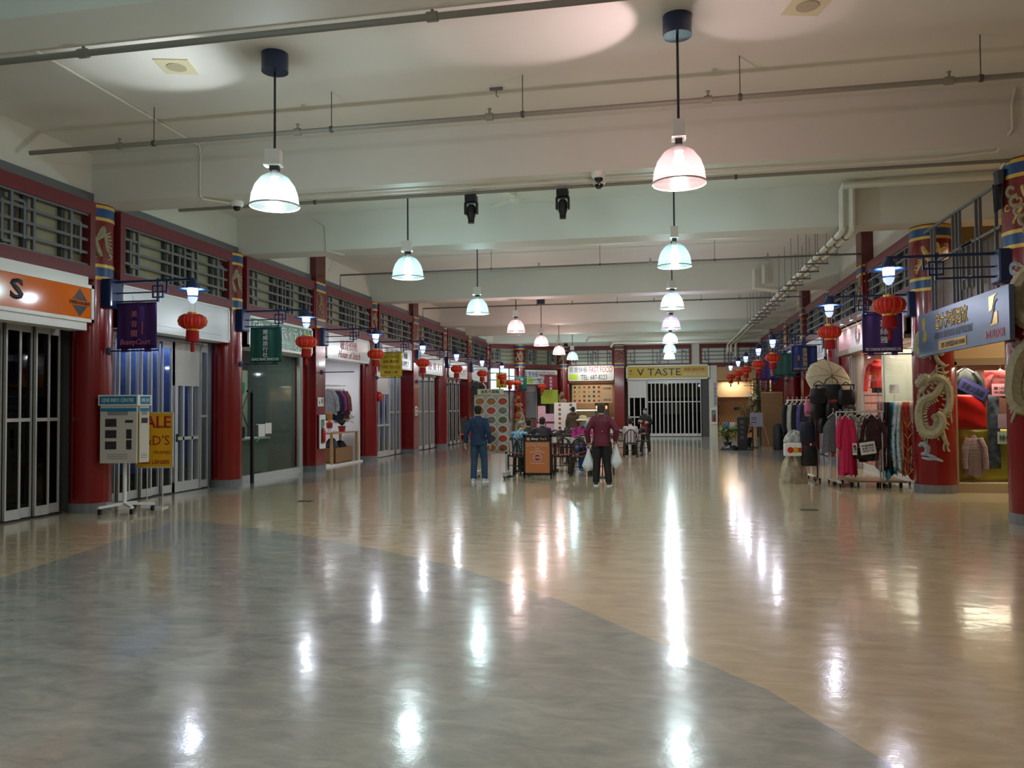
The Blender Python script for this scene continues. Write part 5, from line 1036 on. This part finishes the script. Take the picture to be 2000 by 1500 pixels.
def spotlight(loc,label,d=(-1,0,-1),pw=9,arm=(.2,0,-.16)):
    t=thing('spotlight',label,'spotlight',loc); a=Vector((0,0,0)); dd=Vector(d).normalized()
    MB().tube([a-dd*.02,a+dd*.05,a+dd*.07],[.015,.03,.034],12).build('spot_head',m_alu,t,True); MB().tube([a+dd*.068,a+dd*.075],[.03,.028],12).build('spot_bulb',m_spot,t)
    MB().cyl((0,0,0),arm,.008).build('spot_arm',m_alu,t)
    L=lamp('SPOT','spot_light',tuple(dd*.09),pw,(1,.85,.68),.02,t); L.rotation_euler=dd.to_track_quat('-Z','Y').to_euler(); L.data.spot_size=1.7; return t
PP=['first','second','third','fourth','fifth']
for i,y in enumerate((21.0,20.2,19.2,18.0,16.6)): spotlight((4.2,y,3.56),PP[i]+' small spotlight above the pink sign, counting from the far end',(.35,0,-1),7)
for i,(x,y,z) in enumerate(((4.5,18.9,2.68),(4.45,17.4,2.68),(4.6,15.9,2.6))): spotlight((x,y,z),PP[i]+' bright downlight under the pink sign, counting from the far end',(.3,0,-1),16,(0,0,.12 if z>2.65 else .2))
m_pinkw=mat('pink slat wall','D29A92',.6)
m=MB(); m.m=0; m.box(7.0,7.1,15.5,22,0,2.9); m.box(4.8,7.0,21.9,22.0,0,2.9)
m.m=1
for k in range(12): m.box(6.97,7.0,15.5,22,.4+.2*k,.41+.2*k); m.box(4.8,7.0,21.88,21.9,.4+.2*k,.41+.2*k)
struct(m.build('wall_boutique',[m_pinkw,m_redd]))
struct(B(4.7,8,15.42,22,2.84,2.94).build('trim_15',m_pinkw)); struct(B(4.72,5.02,21.5,22.9,0,3.5).build('wall_red_return',m_red))
lamp('AREA','boutique_light',(5.7,18.8,2.8),170,(1,.80,.70),size=(1.5,5))
t=thing('glass_storefront','clear glass boutique window behind the clothes racks','storefront',(4.76,20.6,0),-PI/2)
B(0,1.9,-.006,.006,.12,2.78).build('glass_panel',m_clear,t); B(1.95,5.0,-.006,.006,.12,2.78).build('glass_panel',m_tint,t)
m=MB(); m.box(1.9,1.95,-.03,.03,0,2.8); m.box(0,.05,-.03,.03,0,2.8); m.box(0,5.0,-.03,.03,0,.12); m.build('frame',m_alu,t)
t=thing('folded_shutter','stack of folded grey shutter leaves at the far end of the boutique','shutter',(4.7,21.45,0),-PI/2)
for k in range(6): B(.14*k,.14*k+.06,-.05+.02*(k%2),.12,.02,2.78).build('shutter_leaf',mat('shutter tan grey','9C968C',.4),t)
# mannequin torso in red jacket
t=thing('display_mannequin','mannequin torso in a bright red jacket in the boutique window','mannequin',(5.02,20.2,0),PI-.25)
m_rj=mat('bright red jacket','D8231A',.5,noise=.35,nscale=16)
m=MB(); sweep(m,[(0,0,1.95),(0,0,2.1),(0,0,2.25),(0,0,2.42),(0,0,2.55),(0,0,2.6)],[.17,.16,.145,.19,.16,.07],[.12,.11,.10,.12,.09,.06],(1,0,0),20)
for s in (-1,1): m.tube([(s*.14,0,2.52),(s*.2,0,2.42),(s*.25,.02,2.2),(s*.27,.06,1.98),(s*.28,.08,1.88)],[.06,.065,.055,.05,.045],12)
m.tube([(.13*math.cos(a),.11*math.sin(a)+.02,2.5-.04*math.sin(a)) for a in [2*PI*k/14 for k in range(14)]],.05,8,True); m.tube([(.07*math.cos(a),.07*math.sin(a),2.6) for a in [2*PI*k/12 for k in range(12)]],.03,8,True)
m.build('jacket',m_rj,t,True,remesh=.012)
MB().loft([(0,0,1.84,.13,.1),(0,0,1.9,.14,.1),(0,0,2.0,.13,.1)],18).build('black_shorts',m_black,t,True); MB().lathe([(.16,0),(.16,.02),(.015,.04),(.015,1.84)],n=20).build('stand',m_alu,t,True)
for i,(x,y,c,l) in enumerate(((5.85,18.7,'8FA79A','pale green dress'),(5.7,18.0,'9A9C84','olive grey dress'),(5.6,17.3,'C9B8A0','cream gown'),(5.35,16.6,'A8C0B4','mint long dress'))):
    garment('hanging_garment',l+' hanging behind the boutique glass',mm('cloth '+c,c),(x,y,2.45),-PI/2-.5,w=.5,h=1.3,thick=.2,seed=40+i,sleeves=False,flare=1.3)
for i,c in enumerate(('D13A2A','E0722A','1C1C1E','C9306A','D9B83A','B82020','E9E4DA')):
    heap((4.95+.1*(i%3),19.2-.22*i,.9+.25*(i%3)),.1,.1,.16,mat('toy '+c,c,.6),'boutique_accessory',['red','orange','black','pink','yellow','crimson','white'][i]+' accessory on display low in the boutique window','accessory',i)
t=thing('display_shelf','white display shelves with accessories inside the boutique window','shelf',(4.88,19.4,0),-PI/2)
for z in (.62,.87,1.12,1.37): B(0,1.8,0,.3,z,z+.02).build('shelf_board',m_white,t)
m=MB(); m.box(0,.03,0,.3,0,1.4); m.box(1.77,1.8,0,.3,0,1.4); m.build('shelf_side',m_white,t)
# racks
def rail(loc,rz,W,z,label,name='garment_rack',m=m_alu,base=True):
    t=thing(name,label,'rack',loc,rz); MB().cyl((0,0,z),(W,0,z),.014).build('top_rail',m,t,True)
    for x in (.02,W-.02):
        q=MB(); q.cyl((x,0,.1),(x,0,z),.014); q.box(x-.02,x+.02,-.25,.25,.08,.11); q.build('upright',m,t)
        for y in (-.22,.22): MB().tube([(x-.012,y,.04),(x+.012,y,.04)],.04,12).build('caster',m_black,t,True)
    return t
rail((3.15,16.35,0),0,.95,1.42,'chrome garment rack of dark dresses before the boutique')
rail((4.0,16.15,0),0,.62,1.60,'chrome rack of patterned scarves left of the dragon column')
rail((2.5,17.3,0),.1,.5,1.66,'white garment rack of tops at the left of the racks',m=m_white)
t=thing('rolling_platform','low wooden rolling platform under the scarf and dress racks','platform',(3.35,15.75,0)); B(0,1.05,0,.95,.1,.13).build('deck',m_bronze,t,bevel=.005)
for x,y in ((.08,.1),(.95,.1),(.08,.85),(.95,.85)): MB().tube([(x-.02,y,.05),(x+.02,y,.05)],.05,14).build('caster',m_black,t,True)
sc=[('C9A0A4','pink patterned scarf'),('111114','black scarf'),('3FA3C4','turquoise blue scarf with dark flowers'),('C4D0D4','pale blue white scarf'),('C9A878','golden beige scarf'),('A8341E','rust red scarf with gold lines'),('C4B8B0','white and black bordered scarf')]
def scarf(loc,m,w,h,label,seed,m2=None):
    rnd=random.Random(seed); t=thing('scarf',label,'scarf',loc); ph=rnd.uniform(0,6)
    f=lambda sg:(lambda u,v:((u-.5)*w*(.6+.5*v)+.02*math.sin(v*6+ph),sg*.02+.035*math.sin(u*13+ph+v)*(.3+v),-v*(h-.12*abs(math.sin(u*3+ph)))))
    MB().grid(f(-1),12,14).build('cloth',m,t,True,solid=.006)
    if m2: 
        q=MB()
        for k in range(5): a=.25+.15*k; q.tube([((-.4+.0)*w*(.6+.5*a),-.05,-a*h),(0,-.075,-(a+.07)*h),((.4)*w*(.6+.5*a),-.05,-a*h)],.007,4)
        q.build('pattern_lines',m2,t)
    return t
for i,(c,l) in enumerate(sc):
    scarf((4.04+.088*i,16.08-.03*(i%2),1.6),mat('scarf '+c,c,.7,noise=.5,nscale=18),.20,1.34+.07*(i%3),l+' on the scarf rack',i,m_gold if i in (0,5) else m_black if i in (2,6) else None)
dr=[('5E5E62','grey ribbed skirt',.28,.75,0),('D9A27E','peach long top',.12,.8,0),('C4184E','hot pink dress reaching the floor',.22,1.15,0),('4A2456','purple animal print top',.25,.8,0),('2C2A30','dark plaid shirt dress',.3,.85,0),('3A3A36','black dress with white flowers',.42,.85,0),('5A1E22','dark red dress with black pattern',.3,.9,0),('141214','black dress',.34,.85,0)]
for i,(c,l,w,h,_) in enumerate(dr):
    garment('hanging_garment',l+' on the dress rack',mat('dress '+c,c,.8,noise=.75 if i in(3,4,5,6) else .25,nscale=22),(3.2+.115*i,16.2-.05*(i%3),1.38-.02*(i%2)),.2,w=w*1.35,h=h,thick=.16,seed=60+i,sleeves=i in (2,3,4,5,6),flare=1.25)
ex=[('8A8A90','silver grey shirt',.3,.5,3.46,15.98),('C4184E','hot pink hooded dress',.24,1.12,3.36,15.9),('20181C','black lace blouse',.42,.6,3.5,16.02),('3A1820','burgundy patterned blouse',.4,.62,3.85,16.0),('A8A49A','white flowered black skirt',.36,.5,3.7,15.99)]
for i,(c,l,w,h,x,y) in enumerate(ex):
    garment('hanging_garment',l+' hung facing out at the front of the dress rack',mat('front '+c,c,.8,noise=.15 if 'pink' in l else .8,nscale=20),(x,y,1.36),.1*(i-1),w=w,h=h,thick=.14,seed=120+i,flare=1.15)
rail((3.2,15.99,0),0,.85,1.42,'second chrome rail at the front of the dress rack')
tp=[('16161A','black top'),('C4C4C0','white top'),('1A1A20','dark striped top'),('5A5A9A','periwinkle shirt'),('2A2440','navy top')]
for i,(c,l) in enumerate(tp):
    garment('hanging_garment',l+' on the white left rack',mm('top '+c,c),(2.52+.09*i,17.25,1.62),.9,w=.36,h=.72,thick=.1,seed=80+i)
def handbag(loc,c,label,w=.3,h=.26,rz=0,seed=1,m_=None):
    t=thing('handbag',label,'bag',loc,rz); m=m_ or mat('bag '+c,c,.4,bump=.2)
    MB().ring([[(w/2*math.copysign(abs(math.cos(a))**.7,math.cos(a))*s,.07*math.copysign(abs(math.sin(a))**.7,math.sin(a))*s,z) for a in [2*PI*k/20 for k in range(20)]] for s,z in ((.85,0),(1,.03),(1.02,h*.5),(.95,h*.9),(.85,h))]).build('bag_body',m,t,True)
    MB().tube([(-w*.3,0,h*.95),(-w*.25,0,h*1.3),(0,0,h*1.5),(w*.25,0,h*1.3),(w*.3,0,h*.95)],.01,6).build('bag_handle',m,t,True); return t
bl=['uppermost','left upper','right upper','left middle','centre','right middle','left lower','right lower']
rail((2.95,16.62,0),.0,.75,1.95,'tall black stand hung with black bags',m=m_black)
for i,(x,z,w) in enumerate(((3.22,1.66,.36),(2.98,1.58,.3),(3.48,1.55,.3),(3.0,1.28,.32),(3.28,1.30,.36),(3.52,1.24,.28),(3.1,1.0,.3),(3.4,.98,.3))):
    handbag((x,16.42-.03*(i%3),z),'141316','black handbag, %s in the hanging heap of bags'%bl[i],w=w*1.15,h=.30,rz=.1*i,seed=i)
handbag((2.86,16.6,1.33),'D1788C','pink bag with round white dots hung left of the black bags',w=.24,h=.3,m_=mat('pink bag','C96A86',.5))
handbag((2.78,16.5,.8),'10182E','navy rucksack below the pink bag',w=.3,h=.42); handbag((2.8,16.5,.35),'141418','black wheeled bag near the floor at the left of the racks',w=.32,h=.4)
t=thing('picture_bag','white carrier bag with red and yellow round shapes','bag',(2.5,16.4,.55),.1)
B(-.2,.14,-.04,.04,0,.26).build('bag_body',m_wht,t,bevel=.02)
for x,c,r in ((-.08,'C9271E',.06),(.02,'D9A81E',.06),(.1,'B0342A',.05)): MB().prism([(x+r*math.cos(a*PI/8),.12+r*math.sin(a*PI/8)) for a in range(16)],-.046,-.04).build('colour_spot',mat('spot '+c,c,.5),t)
heap((2.5,16.6,0),.25,.2,.55,mm('beige cloth pile','A89A80',.4,8),'folded_clothes','pale heap of cloth under the white carrier bag','clothes',7); heap((2.55,16.75,.81),.2,.18,.22,mm('white cloth pile','B4B2AC',.5,10),'folded_clothes','white cloth heap above the carrier bag','clothes',9)
# parasol
t=thing('parasol','open cream lace parasol lying over the black bags','umbrella',(3.25,16.85,2.06))
M=Matrix.Rotation(1.12,4,'X')@Matrix.Rotation(.2,4,'Y'); m=MB(); m.T=M
m.grid(lambda u,v:(.46*v*math.cos(2*PI*u)*(1-.05*abs(math.sin(4*2*PI*u))),-.46*v*math.sin(2*PI*u)*(1-.05*abs(math.sin(4*2*PI*u))),.2*(1-v*v)),32,8); m.build('canopy',mat('cream lace','D3C3A0',.7,noise=.3,nscale=40),t,True,solid=.003)
for k in range(8):
    a=PI/4*k; q=MB(); q.T=M; q.tube([(.46*v/6*math.cos(a),.46*v/6*math.sin(a),.205*(1-(v/6)**2)) for v in range(7)],.004,5); q.build('rib',m_bronze,t)
q=MB(); q.T=M; q.cyl((0,0,-.45),(0,0,.26),.008); q.build('shaft',m_bronze,t)
def card(loc,w,h,label,lines,rz=0,tilt=0,m_=None,stem=0):
    t=thing('price_card',label,'sign',loc,rz)
    if stem: MB().cyl((0,0,-h/2-stem),(0,0,-h/2),.005).build('clip_stem',m_alu,t)
    q=MB(); q.T=Matrix.Rotation(tilt,4,'Y'); q.box(-w/2,w/2,-.004,.004,-h/2,h/2); q.build('card',m_ or m_white,t)
    for i,l in enumerate(lines):
        o=text(l,w*.8,h*.6/len(lines)*.8,m_dgrey,t,0,-.008,0)
        if o: o.matrix_local=Matrix.Rotation(tilt,4,'Y')@Matrix.Translation((0,-.007,h*.32-(i+.5)*h*.64/len(lines)))@Matrix.Rotation(PI/2,4,'X')
card((3.58,16.5,1.72),.26,.26,'plain pinkish white card on top of the dress rack',[],m_=mat('pinkish card','CDB0AA',.6))
card((3.73,15.82,.74),.27,.23,'white price card with three rows of writing on the flowered dress',['特價優惠','全部 $20','GIAN 30'],tilt=-.15)
card((3.50,15.82,.72),.08,.22,'narrow white price card between purple top and plaid dress',['特','價','20'])
card((4.3,16.15,1.85),.17,.16,'white tag card on a clip above the scarves',[],stem=.17)
t=thing('barrier_arch','tall black metal frame between the scarves and the dragon column','frame',(4.52,15.45,0)); m=MB(); m.box(0,.03,-.02,.02,0,1.83); m.box(0,.35,-.02,.02,1.80,1.83); m.build('frame_bar',m_black,t)
# blue restaurant sign
m_slate=mat('slate blue metal','566A86',.38,.2); 
t=thing('shop_sign','slate blue restaurant sign with gold characters between the two nearest right columns','sign',(4.27,14.5,0),-PI/2)
B(0,3.6,0,.06,2.36,3.06).build('sign_face',m_slate,t); text('富大海鮮酒家',1.35,.26,m_golds,t,1.55,-.004,2.86,bold=.01); text('GRAND SEAFOOD RESTAURANT',1.6,.11,mat('grey letters','3C4450',.4),t,1.6,-.004,2.64)
B(1.0,2.15,-.008,-.002,2.41,2.54).build('yellow_strip',mat('strip yellow','D0A21A',.4),t); text('三樓 訂座電話:602-0368',1.05,.09,m_bk,t,1.58,-.012,2.475); text('3rd FLOOR',.62,.11,mat('pink red ink','D8485A',.4),t,3.15,-.004,2.48)
for x,s in ((.3,.8),(3.1,1)):
    m=MB(); m.prism([(x-.12*s,2.98),(x+.16*s,3.0),(x+.06*s,2.96),(x-.02*s,2.8),(x-.12*s,2.78)],-.006,0); m.prism([(x+.06*s,2.76),(x+.15*s,2.76),(x+.15*s,2.6),(x-.12*s,2.58),(x-.02*s,2.62)],-.006,0); m.build('gold_emblem',m_golds,t)
    MB().tube([(x-.06*s,-.006,2.62),(x+.0*s,-.006,2.72),(x+.06*s,-.006,2.88),(x+.14*s,-.006,2.92)],.008,5).build('silver_script',m_alu,t)
# orange and white sign, far right posters
t=signbox((4.42,26.5,0),-PI/2,3.2,2.86,3.5,m_signw,'white shop sign with black letters and an orange strip, past the pink sign'); text('BI 美食',1.2,.3,m_bk,t,2.4,-.004,3.2); B(.1,3.1,-.006,0,2.4,2.84).build('orange_strip',mat('orange panel','D9823F',.5),t)
shutter((4.85,26.4,0),-PI/2,3.1,2.8,'pale shutter in the right wall behind the parasol',leaf=.4,pane=m_gpane)
shutter((4.9,30.0,0),-PI/2,2.7,2.8,'dark shutter in the right wall behind the cardboard screen',pane=m_glass)
t=signbox((4.42,30.3,0),-PI/2,3.1,2.86,3.5,m_signw,'dim shop sign high behind the plain green banner')
# display window beside the dragon column (faces the hall)
t=thing('display_window','display window of yellow cloth and garments beside the dragon column','window',(5.04,15.19,0))
m=MB(); m.box(0,.03,-.04,.03,.14,2.3); m.box(1.3,1.33,-.04,.03,.14,2.3); m.box(0,4,-.04,.03,2.24,2.36); m.box(0,4,-.06,.03,.0,.16); m.build('window_frame',mat('bronze frame','A89478',.4),t); B(.03,4,-.012,-.006,.16,2.24).build('window_pane',m_clear,t)
lamp('AREA','window_light',(5.9,15.32,2.2),45,(1,.78,.62),size=(1.6,.3))
m=MB().box(5.0,9,15.95,16.0,0,2.4); struct(m.build('wall_window_back',mat('salmon wall','B0786A',.6)))
def disp(name,label,m,x0,x1,z0,z1,y,amp=.02,fr=9,cat='cloth'):
    o=MB().grid(lambda u,v:(x0+(x1-x0)*u,y+amp*math.sin(u*fr+v*3)+amp*.5*math.sin(v*11+u*5),z0+(z1-z0)*v),24,12).build(name,m,None,True,solid=.006); tag(o,label,cat); return o
disp('display_cloth','yellow satin cloth lining the bottom of the display window',mat('yellow satin','B8A23A',.3,.1),5.06,6.7,.18,1.1,15.5,.025,14)
disp('display_cloth','bright red bag shaped cloth with small motifs in the display window',mat('red satin','B81410',.35,noise=.1),5.08,5.62,1.1,1.72,15.42,.015,5)
disp('display_cloth','patchwork blue and rust cloth strip in the display window',mat('patchwork','54586E',.6,noise=.9,nscale=9),5.66,5.85,.4,1.72,15.44,.01,5)
disp('display_cloth','dark red patterned blouse panel at the right of the display window',mat('dark red print','7A1418',.6,noise=.8,nscale=12),5.62,6.3,1.75,2.15,15.46,.015,6)
m_bf=mat('black flowered','0B0A10',.5,noise=.5,nscale=12)
garment('hanging_garment','black flowered jacket with a tied sign in the display window',m_bf,(5.32,15.5,2.2),0,w=.5,h=.55,thick=.12,seed=90)
garment('hanging_garment','dark red flowered top at the right of the display window',mat('red flowered','6E1A22',.6,noise=.8,nscale=14),(5.9,15.5,2.15),0,w=.5,h=.5,thick=.12,seed=91)
garment('hanging_garment','pink ruffled child top on the yellow satin',mat('pale pink ruffle','C99AA4',.6,bump=.6,nscale=4,stretch=(1,1,8)),(5.40,15.38,1.02),0,w=.3,h=.75,thick=.1,seed=92,hook=False)
card((5.42,15.42,1.62+.2),.5,.22,'tilted dark blue and white sign with bold characters in the display window',['百家文回業'],tilt=.5,m_=mat('card navy','3A3470',.5)); card((5.86,15.4,1.80),.28,.22,'pink price card with handwriting in the display window',['買10送','W/8折'],m_=mat('pink card','D98A9A',.6)); card((5.92,15.4,.95),.26,.22,'white polka card low in the display window',['特價'])
card((5.95,15.39,1.25),.3,.25,'pale lilac price card at the right of the display window',[],m_=mat('lilac card','C49AB0',.6))
# passage ceiling light beyond the blue sign
lamp('AREA','passage_light',(7.2,14.0,4.4),90,(1,.78,.5),size=(3,2)); 
# far right clutter
t=thing('floor_easel','thin wooden easel holding a grey notice, by the cardboard screen','easel',(3.2,29.3,0))
for x in (-.42,.46): MB().tube([(x,-.1,0),(x*.25,0,1.35)],.014,6).build('leg',m_wood,t)
MB().tube([(0,.4,0),(0,0,1.3)],.014,6).build('rear_leg',m_wood,t); B(-.22,.22,-.04,-.02,.80,1.3).build('notice_board',mat('lilac grey notice','9C98A8',.6),t)
m=MB(); 
for z in (1.12,1.05,.95): m.box(-.18,.0,-.046,-.04,z,z+.02)
m.build('print',m_dgrey,t)
t=thing('cardboard_screen','tall brown cardboard screen beside the black bin','screen',(3.45,29.9,0)); B(0,.75,0,.03,.1,2.0).build('sheet',m_card,t); B(0,.75,.03,.05,0,2.05).build('screen_frame',m_wood,t)
t=thing('waste_bin','black waste bin with rounded lid in front of the cardboard screen','bin',(3.92,29.0,0)); MB().lathe([(.17,0),(.2,.02),(.2,.78),(.19,.8)],n=24).build('bin_body',m_black,t,True); MB().lathe([(.21,.78),(.21,.84),(.14,.9),(.0,.92)],n=24).build('bin_lid',m_dgrey,t,True)
plant((3.05,31.2,0),.36,1.3,260,'leafy potted plant behind the easel',pot=m_dgrey,potr=.2,poth=.35,seed=5); plant((2.3,30.6,0),.3,.6,140,'low light green plant left of the black case',leaf=m_leafl,pot=m_dgrey,potr=.15,poth=.2,seed=6,lw=.08)
plant((3.75,31.9,0),.42,1.5,220,'tall dark palm rising behind the cardboard screen',pot=m_dgrey,potr=.2,poth=.9,seed=8,lw=.09)
t=thing('flower_basket','basket of white and green flowers on top of a stand beside the red column','flowers',(3.15,30.1,1.55)); MB().lathe([(.1,0),(.16,.2),(.17,.2)],n=16).build('basket',m_bronze,t)
rnd=random.Random(2)
for k in range(14): a=rnd.uniform(0,6.28); r=rnd.uniform(0,.17); MB().lathe([(0,0),(.05,.02),(.04,.06),(0,.07)],c=(r*math.cos(a),r*math.sin(a),.2+rnd.uniform(0,.22)),n=8).build('blossom',m_wht if k%3 else m_leafl,t,True)
t=thing('flower_stand','dark stand under the flower basket','stand',(3.15,30.1,0)); MB().lathe([(.18,0),(.18,.03),(.03,.06),(.03,1.5),(.12,1.55)],n=18).build('stand_pole',m_dgrey,t,True)
t=thing('black_case','tall black upright banner case with pale characters near the plants','banner stand',(2.66,28.8,0),-.2); B(-.16,.16,-.05,.05,0,1.15).build('case_body',m_black,t,bevel=.01); B(-.12,.35,-.3,.2,0,.04).build('case_foot',m_black,t); 
for i,c in enumerate('歡迎光臨'): text(c,.12,.12,mat('dim letters','6A6458',.6),t,0,-.056,.98-.18*i)
heap((2.25,28.7,0),.3,.2,.18,m_pl,'black_bag','black sack lying beside the tall black case','bag',11)
# ---------------------------------------------------------------- group phrases for repeated things
G={'column':'red columns lining the hall','lattice_transom':'lattice transoms above the shop fronts','bracket_lamp':'navy bracket lamps on the columns','red_lantern':'red silk lanterns under the bracket lamps','hanging_banner':'banners hanging from the brackets','pendant_lamp':'dome pendant lamps in two rows','dining_chair':'food court chairs','dining_table':'food court tables','hanging_garment':'garments on hangers and rails','scarf':'scarves on the scarf rack','handbag':'bags hung by the boutique racks','folding_shutter':'folding shutters across closed shops','shop_sign':'shop signs along the hall','sprinkler_pipe':'sprinkler pipes under the ceiling','insulated_pipe':'white insulated pipes under the ceiling','price_card':'price cards among the boutique goods','spotlight':'small spotlights of the boutique','table_notice':'X notices on the tables','plastic_bag':'white bags carried by the man in maroon','black_bag':'black plastic covers and sacks','stage_light':'black stage lights','dome_camera':'dome cameras','ceiling_speaker':'square ceiling speakers','garment_rack':'clothes racks outside the boutique','boutique_accessory':'small accessories in the boutique window','display_cloth':'cloths in the display window','conduit':'white conduits under the ceiling','potted_plant':'potted plants','extinguisher_cabinet':'extinguisher cabinets','barrier_stanchion':'stanchions holding the red tape','wall_notice':'paper notices on the left columns','ceiling_hook':'ceiling hooks','floor_hatch':'floor hatches','wall_bar':'navy bars of the far left corner'}
for o in S.objects:
    if o.parent is None and 'label' in o and 'category' in o:
        n=o.name.split('.')[0]
        if n in G and 'group' not in o: o['group']=G[n]
